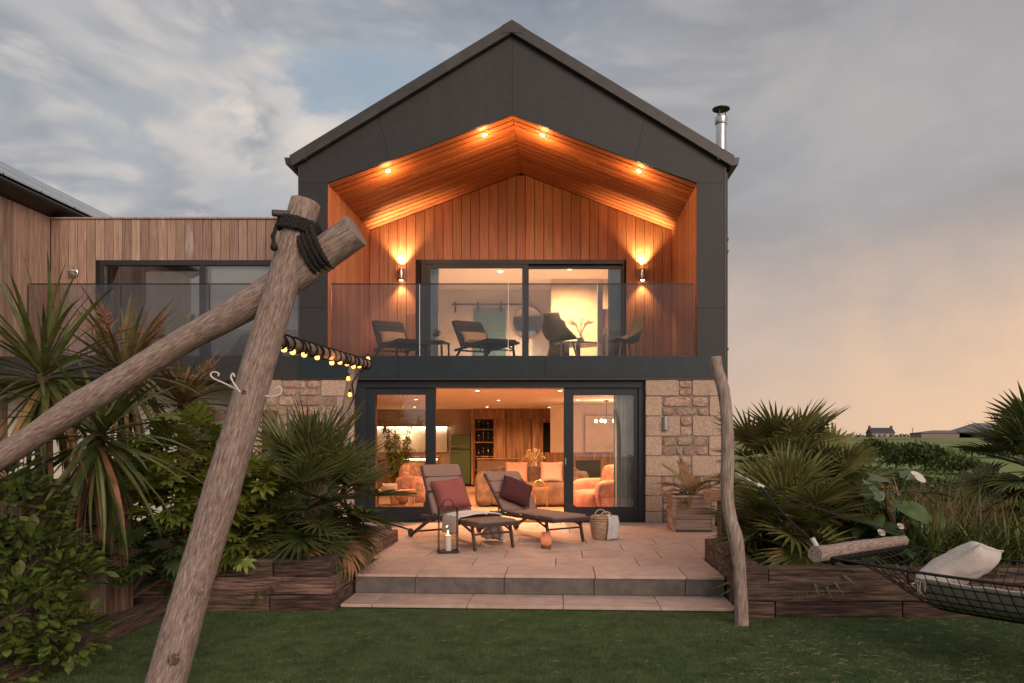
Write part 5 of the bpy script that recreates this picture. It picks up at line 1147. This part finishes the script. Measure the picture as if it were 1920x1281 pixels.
def fan_palm(label, c, n, Lp, L_, m, seed, ground, elo=-35, ehi=85, droop=.5, yaw=(0, 360), nl=30, dry=5):
    rs = random.Random(seed); c = Vector(c); t = thing('fan_palm', label, 'palm', (c.x, c.y, ground))
    MB().tube([(0, 0, 0), (.02, 0, (c.z - ground) * .6), (0, 0, c.z - ground)], [.10, .09, .06], 10, True, .2).build('trunk', m_bark, t, smooth=True)
    ms = [frond_mesh('frond', m, Lp * k, L_, nl, R(118 + 8 * i), seed + i, droop * (.7 + .3 * i)) for i, k in enumerate((.8, 1.0, 1.2))]; md = frond_mesh('frond', m_dry, Lp, L_ * .8, nl - 6, R(80), seed + 9, 1.6)
    for i in range(n):
        u = (i + .5) / n; e = R(ehi + (elo - ehi) * u ** .8) + rs.uniform(-.15, .15); y = R(yaw[0] + (yaw[1] - yaw[0]) * ((i * .61803) % 1)) + rs.uniform(-.2, .2)
        o = link('frond', ms[i % 3], t, (rs.uniform(-.04, .04), rs.uniform(-.04, .04), c.z - ground + rs.uniform(-.12, .02) - .12 * u)); s_ = rs.uniform(.8, 1.1)
        o.rotation_euler = Euler((rs.uniform(-.5, .5), -e, y), 'XYZ'); o.scale = (s_,) * 3
    for i in range(dry): link('dry_frond', md, t, (0, 0, (c.z - ground) * .75), (rs.uniform(-.4, .4), R(rs.uniform(20, 60)), rs.uniform(0, 6.28)))
    return t
fan_palm('dense dark green fan palm overhanging the steps on the log frame side', P(588, 925, 8.05), 52, .50, .56, m_palm, 41, .15, -50, 88, .25, nl=26)
fan_palm('smaller dark fan palm leaning over the sleeper bed corner', P(505, 985, 7.75), 20, .36, .42, m_palm, 45, .15, -45, 60, .5, nl=22)
fan_palm('tall olive fan palm against the sky beside the house corner', P(1466, 862, 9.3), 34, .46, .52, m_palm2, 51, .10, -25, 62, .2, nl=26)
fan_palm('broad olive fan palm behind the hammock ropes', P(1478, 968, 7.9), 38, .40, .60, m_palm2, 55, .10, -42, 86, .45, nl=26)
fan_palm('dark fan palm cut by the picture edge above the strap-leaf clump', P(1948, 862, 8.4), 30, .46, .50, m_palm, 61, .10, -25, 70, .35)
fan_palm('low olive fan palm tucked behind the lily plant', P(1565, 905, 9.0), 24, .36, .46, m_palm2, 63, .10, -30, 70, .6)

def cordyline(label, c, base, n, L_, m, seed, elo=-70, ehi=86, panicles=0, w_=.030):
    rs = random.Random(seed); c = Vector(c); base = Vector(base); t = thing('cordyline', label, 'cordyline', tuple(base)); h = c - base
    MB().tube([(0, 0, 0), h * .5 + Vector((.03, 0, 0)), h], [.075, .065, .055], 12, True, .12).build('trunk', m_bark, t, smooth=True)
    el = [84, 70, 55, 40, 22, 2, -22, -48, -70]; ms = {}
    for i, e in enumerate(el):
        b = MB(); vs, fs = strip(L_, w_, R(e), .25 + .55 * (1 - abs(e - 10) / 90) if e > 0 else .5, 7, .3, .35, .5); b.add(vs, fs); ms[e] = [b.mesh('leaf', m), b.mesh('leaf', m_dry)]
    for i in range(n):
        u = (i + .5) / n; e = ehi + (elo - ehi) * u ** .85; e = min(el, key=lambda q: abs(q - e)); y = i * 2.39996 + rs.uniform(-.3, .3); s_ = rs.uniform(.72, 1.08)
        o = link('leaf', ms[e][1 if e < -40 and rs.random() < .3 else 0], t, h + Vector((rs.uniform(-.03, .03), rs.uniform(-.03, .03), -.10 * u)), (rs.uniform(-.2, .2), rs.uniform(-.12, .12), y), s_)
    for k in range(panicles):
        q = MB(); a = rs.uniform(0, 6.28); d = Vector((math.cos(a) * .6, math.sin(a) * .6, .8)).normalized(); tip = d * L_ * .95
        q.tube([(0, 0, 0), tip * .5, tip], [.009, .006, .003], 5)
        for j in range(17):
            p = tip * (.35 + .65 * j / 26); dd = Vector((rs.uniform(-1, 1), rs.uniform(-1, 1), rs.uniform(0, .9))).normalized(); l = .20 * (1 - j / 22); q.tube([p, p + dd * l], .0035, 3)
            for z_ in range(5): pp2 = p + dd * l * (z_ + 1) / 5; q.tube([pp2, pp2 + Vector((rs.uniform(-.015, .015), rs.uniform(-.015, .015), .02))], .003, 3)
        tag(q.build('flower_spike', m_pan, t, loc=h), kind='stuff')
    return t
m_pan = gmat('panicle', (.17, .085, .045), (.30, .16, .09), None, rough=.9, tr=0)
cordyline('tall green cordyline with upright sword leaves at the picture edge', P(82, 700, 6.2), P(70, 1180, 6.3), 105, .98, m_cord, 71, -72, 88)
cordyline('cordyline with long drooping leaves hanging below the cross pole', P(186, 812, 6.15), P(75, 1130, 6.2), 90, .95, m_cord, 72, -80, 60)
cordyline('bronze cordyline with brown flower spikes behind the cross pole', P(235, 700, 7.6), P(215, 1080, 7.8), 130, .98, m_cordb, 73, -60, 80, panicles=7)
cordyline('small bronze cordyline behind the cross pole near the white hooks', P(345, 752, 8.4), P(330, 1050, 8.5), 90, .74, m_cordb, 74, -40, 70, panicles=3)

def leaf_blade(L_, W_, curl=.2, cup=.25, seg=4, wide=.6):
    b = MB(); vs, fs = strip(L_, W_, curl, curl * 2.5, seg, cup, wide, .12); b.add(vs, fs); return b
def palmate_mesh(name, m, L_, n, seed):
    rs = random.Random(seed); b = MB(); b.tube([(-L_ * .7, 0, -L_ * .1), (0, 0, 0)], L_ * .02, 4)
    for k in range(n):
        a = R(-120) + R(240) * k / (n - 1); vs, fs = strip(L_ * (1 - .3 * abs(a) / 2.1), L_ * .16, .05, .5, 4, .2, .55, .5); ca, sa = math.cos(a), math.sin(a); b.add([(x * ca - y * sa, x * sa + y * ca, z) for x, y, z in vs], fs)
    return b.mesh(name, m)
def shrub(name, label, cat, blobs, meshes, n_obj, n_mass, size, seed, base, tilt=.5, mass_mat=None, lname='leaf'):
    """leaves set over the skins of uneven blobs: n_obj single leaves in front, the rest one mass"""
    rs = random.Random(seed); t = thing(name, label, cat, tuple(base)); bv = Vector(base)
    sp = MB(); pts = []
    wsum = sum(b[1][0] * b[1][2] for b in blobs)
    for bc, br in blobs:
        bc = Vector(bc); cnt = int((n_obj + n_mass) * br[0] * br[2] / wsum)
        sp.tube([(bc.x - bv.x) * .3 + 0 if False else 0, ][:0] or [Vector((0, 0, 0)), (bc - bv) * .6, bc - bv], [.02, .014, .006], 6)
        for i in range(cnt):
            d = Vector((rs.gauss(0, 1), rs.gauss(0, 1), rs.gauss(0, 1))).normalized(); q = rs.uniform(.55, 1.0) ** .5 * (1 + .28 * noise.noise(d * 2.2 + bc))
            p = bc + Vector((d.x * br[0], d.y * br[1], d.z * br[2])) * q; pts.append((p, d, q))
    sp.build('stems', plain(name + '_stem', (.10, .07, .04), .8), t, smooth=True)
    pts.sort(key=lambda e: -(e[2] * .4 - e[0].y * .6 + (e[1].z * .1)))
    def orient(d):
        y = math.atan2(d.y, d.x) + rs.uniform(-.7, .7); e = math.asin(max(-1, min(1, d.z))) * .6 + rs.uniform(-.3, .6) - tilt * .3; return Euler((rs.uniform(-.5, .5), -e, y), 'XYZ')
    for p, d, q in pts[:n_obj]:
        s_ = size * rs.uniform(.65, 1.15); link(lname, meshes[rs.randrange(len(meshes))], t, p - bv, orient(d), s_)
    src = [(np.array([v.co[:] for v in m.vertices]), [tuple(f.vertices) for f in m.polygons]) for m in meshes]; V, Fc = [], []; off = 0
    for p, d, q in pts[n_obj:]:
        a, fs = src[rs.randrange(len(src))]; s_ = size * rs.uniform(.65, 1.15); Mx = np.array(orient(d).to_matrix()) * s_; vv = a @ Mx.T + np.array((p - bv)[:]); V.append(vv); Fc += [tuple(i + off for i in f) for f in fs]; off += len(vv)
    if V:
        me = bpy.data.meshes.new('foliage'); me.from_pydata(np.concatenate(V).tolist(), [], Fc); me.materials.append(mass_mat or meshes[0].materials[0]); tag(link('foliage', me, t), kind='stuff')
    return t
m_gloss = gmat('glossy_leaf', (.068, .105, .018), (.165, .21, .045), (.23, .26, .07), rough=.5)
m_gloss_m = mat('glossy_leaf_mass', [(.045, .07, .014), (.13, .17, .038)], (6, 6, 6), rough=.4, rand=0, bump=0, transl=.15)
gl = [leaf_blade(.95, .33, .15).mesh('leaf', m_gloss), leaf_blade(.85, .34, .35).mesh('leaf', m_gloss), leaf_blade(1.0, .30, -.1).mesh('leaf', m_gloss)]
def bl_(px, py, d, rx, ry, rz): return (tuple(P(px, py, d)), (rx, ry, rz))
shrub('glossy_shrub', 'glossy round-leaved green shrub filling the near lawn corner', 'shrub',
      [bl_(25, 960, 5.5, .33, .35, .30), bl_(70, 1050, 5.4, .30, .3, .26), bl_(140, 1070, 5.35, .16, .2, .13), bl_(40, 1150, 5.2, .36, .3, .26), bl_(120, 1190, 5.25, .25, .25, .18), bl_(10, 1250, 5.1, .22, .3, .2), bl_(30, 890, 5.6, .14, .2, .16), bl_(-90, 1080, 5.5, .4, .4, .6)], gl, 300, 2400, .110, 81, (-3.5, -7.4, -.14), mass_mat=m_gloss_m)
m_fats = gmat('lobed_leaf', (.10, .145, .022), (.25, .28, .055), (.38, .32, .09), rough=.4)
pm = [palmate_mesh('leaf', m_fats, 1.0, 7, 1), palmate_mesh('leaf', m_fats, .9, 8, 2)]
shrub('fatsia_shrub', 'bright green lobed-leaf shrub between the cross pole and front pole', 'shrub',
      [bl_(355, 845, 7.3, .46, .4, .34), bl_(300, 930, 7.1, .45, .4, .30), bl_(405, 920, 7.3, .32, .35, .38), bl_(450, 1000, 7.3, .24, .2, .28), bl_(275, 870, 7.4, .32, .3, .3), bl_(470, 900, 7.4, .2, .2, .25)], pm, 260, 260, .185, 82, (-3.0, -5.0, .1))
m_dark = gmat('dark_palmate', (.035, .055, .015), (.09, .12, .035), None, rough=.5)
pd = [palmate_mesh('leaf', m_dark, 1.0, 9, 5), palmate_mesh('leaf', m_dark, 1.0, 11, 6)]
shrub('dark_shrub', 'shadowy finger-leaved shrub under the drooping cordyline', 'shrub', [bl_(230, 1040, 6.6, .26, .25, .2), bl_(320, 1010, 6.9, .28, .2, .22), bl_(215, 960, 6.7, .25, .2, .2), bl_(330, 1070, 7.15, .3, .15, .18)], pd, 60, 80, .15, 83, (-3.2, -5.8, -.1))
# calla lilies
cal = thing('calla_lily', 'arum lily plant with big arrow leaves and white trumpet flowers', 'lily', tuple(P(1680, 1040, 7.9))); cal.location.z = .14
m_cal = gmat('calla_leaf', (.045, .08, .026), (.10, .145, .052), None, rough=.4)
def arrow_leaf(L_, W_):
    b = MB(); o = []; n_ = 12
    for i in range(n_ + 1):
        t = i / n_; x = -.22 * L_ + 1.22 * L_ * t; w_ = W_ * (math.sin(min(1, t * 1.15 + .08) * math.pi) ** .7 if t < .8 else math.sin(min(1, t * 1.15 + .08) * math.pi) ** 1.0) if t < .99 else .001
        w_ = max(.002, w_); z = -.35 * L_ * max(0, t - .2) ** 2; ww = .04 * math.sin(t * 9)
        o += [(x - (.1 * L_ if t < .2 else 0), w_, z + .12 * w_ + ww * w_), (x + .12 * L_ * max(0, .25 - t) * 3, 0, z), (x - (.1 * L_ if t < .2 else 0), -w_, z + .12 * w_ - ww * w_)]
    return b.add(o, [(i * 3 + k, i * 3 + k + 1, i * 3 + 4 + k, i * 3 + 3 + k) for i in range(n_) for k in (0, 1)])
am = [arrow_leaf(.40, .13).mesh('leaf', m_cal), arrow_leaf(.30, .10).mesh('leaf', m_cal)]
rs = random.Random(91)
for px, py, d, e, y, s_ in ((1700, 950, 7.55, -20, -70, 1.05), (1712, 985, 7.5, -45, -50, .9), (1660, 900, 7.9, 10, 200, .8), (1640, 940, 7.8, -10, -120, .9), (1680, 925, 7.8, 20, -30, .8), (1735, 925, 7.9, 0, -20, .8), (1625, 975, 7.7, -30, -140, .8), (1690, 1010, 7.5, -30, -80, .8), (1655, 1000, 7.5, -20, -100, .7), (1640, 895, 8.3, 25, 100, .8), (1700, 890, 8.2, 25, 60, .7), (1610, 930, 8.1, 10, 160, .8), *[(rs.uniform(1590, 1745), rs.uniform(905, 1035), rs.uniform(7.45, 8.2), rs.uniform(-50, 15), rs.uniform(-150, -30), rs.uniform(.6, .95)) for _ in range(34)]):
    p = P(px, py, d) - cal.location; b_ = Vector((rs.uniform(-.1, .1), rs.uniform(-.1, .1), 0)); st2 = MB().tube([b_, b_.lerp(p, .6) + Vector((0, 0, .1)), p], [.010, .008, .006], 6).build('stalk', m_cal, cal, smooth=True)
    link('leaf', am[rs.randrange(2)], cal, p, (rs.uniform(-.4, .4), R(-e), R(y)), s_ * 1.15)
m_spathe = plain('white_spathe', (.72, .68, .62), .5); m_spadix = plain('spadix', (.65, .45, .12), .6)
for px, py, d, y, s_ in ((1701, 899, 7.7, -60, 1.0), (1651, 934, 7.6, -120, .8), (1648, 1000, 7.4, -90, .5), (1684, 988, 7.35, -90, .45)):
    p = P(px, py, d) - cal.location
    def sp_(u, v):
        a = (u - .5) * 2 * math.pi * .98; r_ = .012 + .048 * v ** 1.3 * (1 + .25 * math.cos(a)); return (r_ * math.cos(a) + .03 * v * v * (1 if abs(a) < 1.2 else 0), r_ * math.sin(a), .11 * v + .03 * v * v * math.cos(a))
    o = MB().grid(sp_, 18, 8).build('spathe', m_spathe, cal, smooth=True, loc=p); o.rotation_euler = (0, R(60), R(y)); o.scale = (s_ * 1.1,) * 3; MB().tube([(0, 0, .01), (0, 0, .09)], .008, 6).build('spadix', m_spadix, o, smooth=True)
    MB().tube([Vector((0, 0, 0)), p * .6 + Vector((0, 0, .1)), p], [.010, .009, .008], 6).build('stalk', m_cal, cal, smooth=True)
# strap-leaf clumps
m_strap = mat('strap_leaf', [(.06, .082, .018), (.135, .16, .042), (.19, .19, .06)], (3, 3, 3), rough=.45, rand=.15, bump=0, transl=.2, detail=3)
m_strapd = mat('withered_leaf', [(.18, .11, .045), (.36, .20, .095), (.46, .26, .13)], (3, 3, 3), rough=.8, rand=.15, bump=0, transl=.15, detail=3)
def clump(label, c, n, L_, w_, m, seed, rad=.18, name='strap_clump', elo=25, ehi=85, dr=1.4):
    rs = random.Random(seed); t = thing(name, label, 'plant', tuple(c)); b = MB()
    for i in range(n):
        a = rs.uniform(0, 6.283); vs, fs = strip(L_ * rs.uniform(.6, 1.1), w_ * rs.uniform(.7, 1.1), R(rs.uniform(elo, ehi)), dr * rs.uniform(.4, 1.2), 6, .3, .4, .6); ox, oy = rs.uniform(-rad, rad), rs.uniform(-rad, rad); ca, sa = math.cos(a), math.sin(a)
        b.add([(ox + x * ca - y * sa, oy + x * sa + y * ca, z) for x, y, z in vs], fs)
    tag(b.build('foliage', m, t), kind='stuff'); return t
pos_l = ['beside the lily', 'between the lily and the hammock cushion', 'behind the hammock cushion', 'above the hammock net', 'near the picture edge', 'at the picture edge below the dark fan palm', 'in the second row behind the lily', 'in the second row behind the hammock', 'in the second row by the dark fan palm']
for i, (px, d) in enumerate(((1720, 7.45), (1765, 7.4), (1810, 7.5), (1850, 7.4), (1890, 7.5), (1935, 7.4), (1740, 8.1), (1830, 8.2), (1910, 8.1))):
    p = P(px, 900, d); clump('green strap-leaf clump ' + pos_l[i], (p.x, p.y, .13), 105, .60 if d < 8 else .66, .019, m_strap, 100 + i, .16)
dpos = ['behind the white lily flower', 'leaning right of the lily', 'half way to the dark fan palm', 'in front of the dark fan palm', 'left of the lily leaves', 'furthest back towards the field']
for i, (px, d, L_) in enumerate(((1690, 8.3, .95), (1752, 7.75, .95), (1800, 8.2, 1.0), (1850, 7.8, .95), (1640, 8.6, .9), (1725, 8.9, 1.0))):
    p = P(px, 900, d); clump('withered orange-brown leaf clump ' + dpos[i], (p.x, p.y, .13), 70, L_, .011, m_strapd if i % 2 == 0 else m_cordb, 120 + i, .2, 'withered_clump', 40, 85, 1.0)
for i, (px, d) in enumerate(((1600, 10.5), (1680, 11.5), (1760, 11), (1840, 11.8), (1560, 12), (1900, 12.5))):
    p = P(px, 900, d); clump(['rough grass tuft behind the low olive palm', 'rough grass tuft behind the lily', 'rough grass tuft behind the withered leaves', 'rough grass tuft before the track', 'rough grass tuft nearest the house corner', 'rough grass tuft beyond the dark fan palm'][i], (p.x, p.y, .0), 120, .9, .012, m_strap, 140 + i, .6, 'grass_tuft', 45, 88, .8)
# little palm in the planter box
pz = thing('potted_palm', 'small palm with orange-tipped fronds growing in the wooden planter box', 'palm', (px_.location.x, px_.location.y + .3, .50))
def pinnate(L_, m, el, dr, seed):
    rs = random.Random(seed); b = MB(); x = z = 0; a = el; pts = []
    for i in range(17): pts.append((x, 0, z, a)); x += L_ / 16 * math.cos(a); z += L_ / 16 * math.sin(a); a -= dr / 16
    b.tube([p[:3] for p in pts], .006, 5)
    for i, (x, _, z, a) in enumerate(pts[3:]):
        for s in (-1, 1):
            vs, fs = strip(.20 * (1 - .5 * i / 14), .015, .25, .6, 3, .3, .4, .6); an = s * R(58 - i * 1.5); ca, sa = math.cos(an), math.sin(an); vs = [(p[0] * ca - p[1] * sa, p[0] * sa + p[1] * ca, p[2]) for p in vs]
            c2, s2 = math.cos(a), math.sin(a); b.add([(x + p[0] * c2 - p[2] * s2, p[1], z + p[0] * s2 + p[2] * c2) for p in vs], fs)
    return b
for i, (y, e, dr, m, L_) in enumerate(((150, 66, .7, m_palm2, .66), (110, 75, .6, m_dry, .6), (25, 52, .9, m_dry, .78), (-20, 45, 1.7, m_dry, .80), (-60, 50, 1.8, m_dry, .7), (200, 38, 1.3, m_dry, .6), (250, 30, 1.6, m_dry, .4), (70, 65, .9, m_palm2, .45), (-40, 60, 1.2, m_dry, .6), (180, 50, 1.0, m_dry, .55), (-110, 30, 1.2, m_palm2, .4))):
    pinnate(L_, m, R(e), dr, i).build('frond', m, pz, rot=(0, 0, R(y)))
MB().lathe([(.05, -.05), (.06, .03), (.03, .08)], 10).build('stem', m_bark, pz, smooth=True)

# ================================================================== FAR THINGS
def far_bush(label, c, r, n, seed, m, lf=.12):
    rs = random.Random(seed); t = thing('bush', label, 'bush', (c[0], c[1], terrain_z(c[0], c[1]))); V, Fc = [], []; rr = np.random.default_rng(seed); b = MB()
    lobes = [(Vector((rs.uniform(-.6, .6) * r[0], rs.uniform(-.6, .6) * r[1], rs.uniform(.3, .75) * r[2])), rs.uniform(.35, .6)) for _ in range(9)]
    for i in range(n):
        lc, lr = lobes[rs.randrange(9)]; d = Vector((rs.gauss(0, 1), rs.gauss(0, 1), rs.gauss(0, 1))).normalized() * rs.uniform(.6, 1.05); p = lc + Vector((d.x * r[0], d.y * r[1], abs(d.z) * r[2])) * lr * (1 + .3 * noise.noise(d * 3))
        u = Vector((rs.gauss(0, 1), rs.gauss(0, 1), rs.gauss(0, 1))).normalized(); v = u.cross(Vector((.3, .5, .8))).normalized(); l = lf * rs.uniform(.6, 1.3); b.add([p, p + u * l + v * l * .4, p + u * l * 2, p + u * l - v * l * .4], [(0, 1, 2, 3)])
    tag(b.build('foliage', m, t), kind='stuff'); MB().tube([(0, 0, 0), (0, 0, r[2] * .5)], [.08, .04], 6).build('trunk', m_bark, t); return t
m_far = mat('field_bush', [(.055, .078, .024), (.12, .15, .048)], (.8, .8, .8), rough=.9, rand=.2, bump=0, transl=.1)
for i, (px, d, rx, rz, n, lb) in enumerate(((1662, 52, 2.1, 1.3, 2600, 'rounded dark bush on the field below the distant house'), (1735, 40, 2.0, 1.15, 2800, 'big dark bush in the middle of the field'), (1800, 36, 1.6, .7, 1800, 'low dark bush in front of the track'), (1590, 44, 1.5, .9, 1500, 'low bush on the field beside the olive palm'), (1880, 60, 2.6, .8, 1500, 'spreading bush by the dark fan palm'), (1600, 25, 1.5, .6, 1800, 'bushy clump just beyond the low olive palm'))):
    p = P(px, 850, d); far_bush(lb, (p.x, p.y), (rx, rx * .8, rz), n, 200 + i, m_far, .07 + d * .0018)
for i, (px, d, rx, rz, lb) in enumerate(((1590, 13.5, .9, .55, 'low green bush behind the low olive palm'), (1655, 15, 1.0, .6, 'low green bush straight behind the lily'), (1725, 14, .9, .5, 'low green bush behind the withered leaves'), (1800, 15.5, 1.1, .55, 'low green bush beyond the strap leaves'), (1870, 14.5, 1.0, .6, 'low green bush behind the dark fan palm'), (1700, 19, 1.4, .75, 'wide green bush at the foot of the field'), (1800, 21, 1.5, .7, 'wide green bush where the track starts'))):
    p = P(px, 850, d); far_bush(lb, (p.x, p.y), (rx, rx * .7, rz), 2000, 230 + i, m_far, .055)
HX = P(1650.5, 822, 250)
hs_ = thing('distant_house', 'small lone farmhouse with a slate roof and end chimneys on the skyline', 'house', (HX.x, HX.y, terrain_z(HX.x, HX.y) - .1))
MB().box(-3.7, 3.7, -2.5, 2.5, -1.5, 1.5).build('wall', plain('far_render', (.30, .22, .18), .9), hs_)
rf_ = MB().add([(-3.85, -2.7, 1.35), (3.85, -2.7, 1.35), (3.85, 0, 3.1), (-3.85, 0, 3.1), (-3.85, 2.7, 1.35), (3.85, 2.7, 1.35)], [(0, 1, 2, 3), (3, 2, 5, 4), (0, 3, 4), (1, 5, 2)]).build('roof', plain('slate', (.055, .06, .075), .8), hs_)
for s in (-1, 1): MB().box(s * 3.55 - .3, s * 3.55 + .3, -.35, .35, 2.7, 3.75).build('chimney', plain('far_stack', (.12, .09, .08), .9), rf_)
for x in (-2.2, -.4, 1.4): MB().box(x - .3, x + .3, -2.53, -2.5, .2, 1.0).build('window', plain('far_glass', (.45, .38, .33), .5), hs_)
MB().box(2.3, 2.7, -2.53, -2.5, -.3, 1.0).build('door', m_black, hs_)
for i, (px, w_, h, rh, lb) in enumerate(((1800, 11, 1.3, .5, 'low stone barn on the skyline with a flat grey roof'), (1885, 13, 1.6, 2.0, 'long low farm shed with a pale sloping roof at the picture edge'))):
    p = P(px, 822, 190); t = thing('farm_shed', lb, 'barn', (p.x, p.y, terrain_z(p.x, p.y) - .4)); MB().box(-w_ / 1.0, w_, -3, 3, -1, h + .3).build('wall', plain('barn_wall%d' % i, (.26, .19, .17), .95), t)
    MB().add([(-w_ - .3, -3.3, h + .2), (w_ + .3, -3.3, h + .2), (w_ + .3, 0, h + rh + .4), (-w_ * .6, 0, h + rh + .4), (-w_ - .3, 3.3, h + .2), (w_ + .3, 3.3, h + .2)], [(0, 1, 2, 3), (3, 2, 5, 4), (0, 3, 4), (1, 5, 2)]).build('roof', plain('barn_roof%d' % i, (.17, .15, .15), .8), t)
pp_ = P(1711, 822, 230); tp = thing('field_pole', 'thin telegraph pole on the skyline', 'pole', (pp_.x, pp_.y, terrain_z(pp_.x, pp_.y) - .5)); MB().tube([(0, 0, 0), (0, 0, 3.2)], .09, 6).build('shaft', m_sleeper_z, tp); MB().bar((-.5, 0, 2.9), (.5, 0, 2.9), .08).build('crossarm', m_sleeper_z, tp)
hg = MB(); rs = random.Random(77)
for i in range(2600):
    x = rs.uniform(70, 175); y = 236 + rs.uniform(-2, 2); z = terrain_z(x, y) + rs.uniform(-.2, .55) * (1 + .8 * noise.noise(Vector((x * .12, 0, 0)))); l = .45; u = Vector((rs.gauss(0, 1), rs.gauss(0, 1), rs.gauss(0, .7))).normalized(); v = u.cross(Vector((.3, .5, .8))).normalized(); p = Vector((x, y, z)); hg.add([p, p + u * l + v * l * .4, p + u * l * 2, p + u * l - v * l * .4], [(0, 1, 2, 3)])
tag(hg.build('far_hedge', m_far), 'thin dark hedge line along the skyline', 'hedge', kind='stuff')

# ================================================================== LAWN BLADES, LITTER
def blades(name, n, x0, x1, y0, y1, z, h, w_, m, seed, lean=.5, dens=None):
    r = np.random.default_rng(seed); d = 1.0 / (1.0 / (12.8 + y0) + (1.0 / (12.8 + y1) - 1.0 / (12.8 + y0)) * r.random(n)); y = d - 12.8; x = x0 + (x1 - x0) * r.random(n)
    a = r.random(n) * 6.283; hh = h * (.6 + .6 * r.random(n)); lx = (r.random(n) - .5) * 2 * lean * hh; ly = (r.random(n) - .5) * 2 * lean * hh
    v = np.empty((n, 3, 3)); cx, sx = np.cos(a) * w_, np.sin(a) * w_; zz = np.full(n, z)
    v[:, 0] = np.stack([x - cx, y - sx, zz], 1); v[:, 1] = np.stack([x + cx, y + sx, zz], 1); v[:, 2] = np.stack([x + lx, y + ly, zz + hh], 1)
    me = bpy.data.meshes.new(name); me.vertices.add(n * 3); me.vertices.foreach_set('co', v.reshape(-1)); me.loops.add(n * 3); me.loops.foreach_set('vertex_index', np.arange(n * 3, dtype=np.int32)); me.polygons.add(n); me.polygons.foreach_set('loop_start', np.arange(0, n * 3, 3, dtype=np.int32)); me.update(); me.validate(); me.materials.append(m)
    return link(name, me)
gr = blades('grass', 420000, -2.84, 5.4, -8.6, -5.45, -.241, .017, .0018, m_blade, 5, .9); tag(gr, 'short dense green grass blades of the lawn', 'grass', kind='stuff')
def inside_lawn(): pass
lt = MB(); rs = random.Random(55)
for i in range(330):
    d = 1 / (1 / 4.9 + (1 / 7.0 - 1 / 4.9) * rs.random()); x = rs.uniform(-1.5, 5.2) if rs.random() < .25 else rs.uniform(2.0, 5.2) ; y = d - 12.8; l = rs.uniform(.02, .075); a = rs.uniform(-.7, .7)
    if y > -5.85: continue
    p = Vector((x, y, -.222)); e = p + Vector((math.cos(a) * l, math.sin(a) * l, rs.uniform(-.003, .008))); lt.tube([p, p.lerp(e, .5) + Vector((0, rs.uniform(-.006, .006), .004)), e], .0010, 3)
tag(lt.build('straw_litter', plain('straw_bit', (.42, .33, .20), .8)), 'scattered pale straw bits on the lawn', 'litter', kind='stuff')
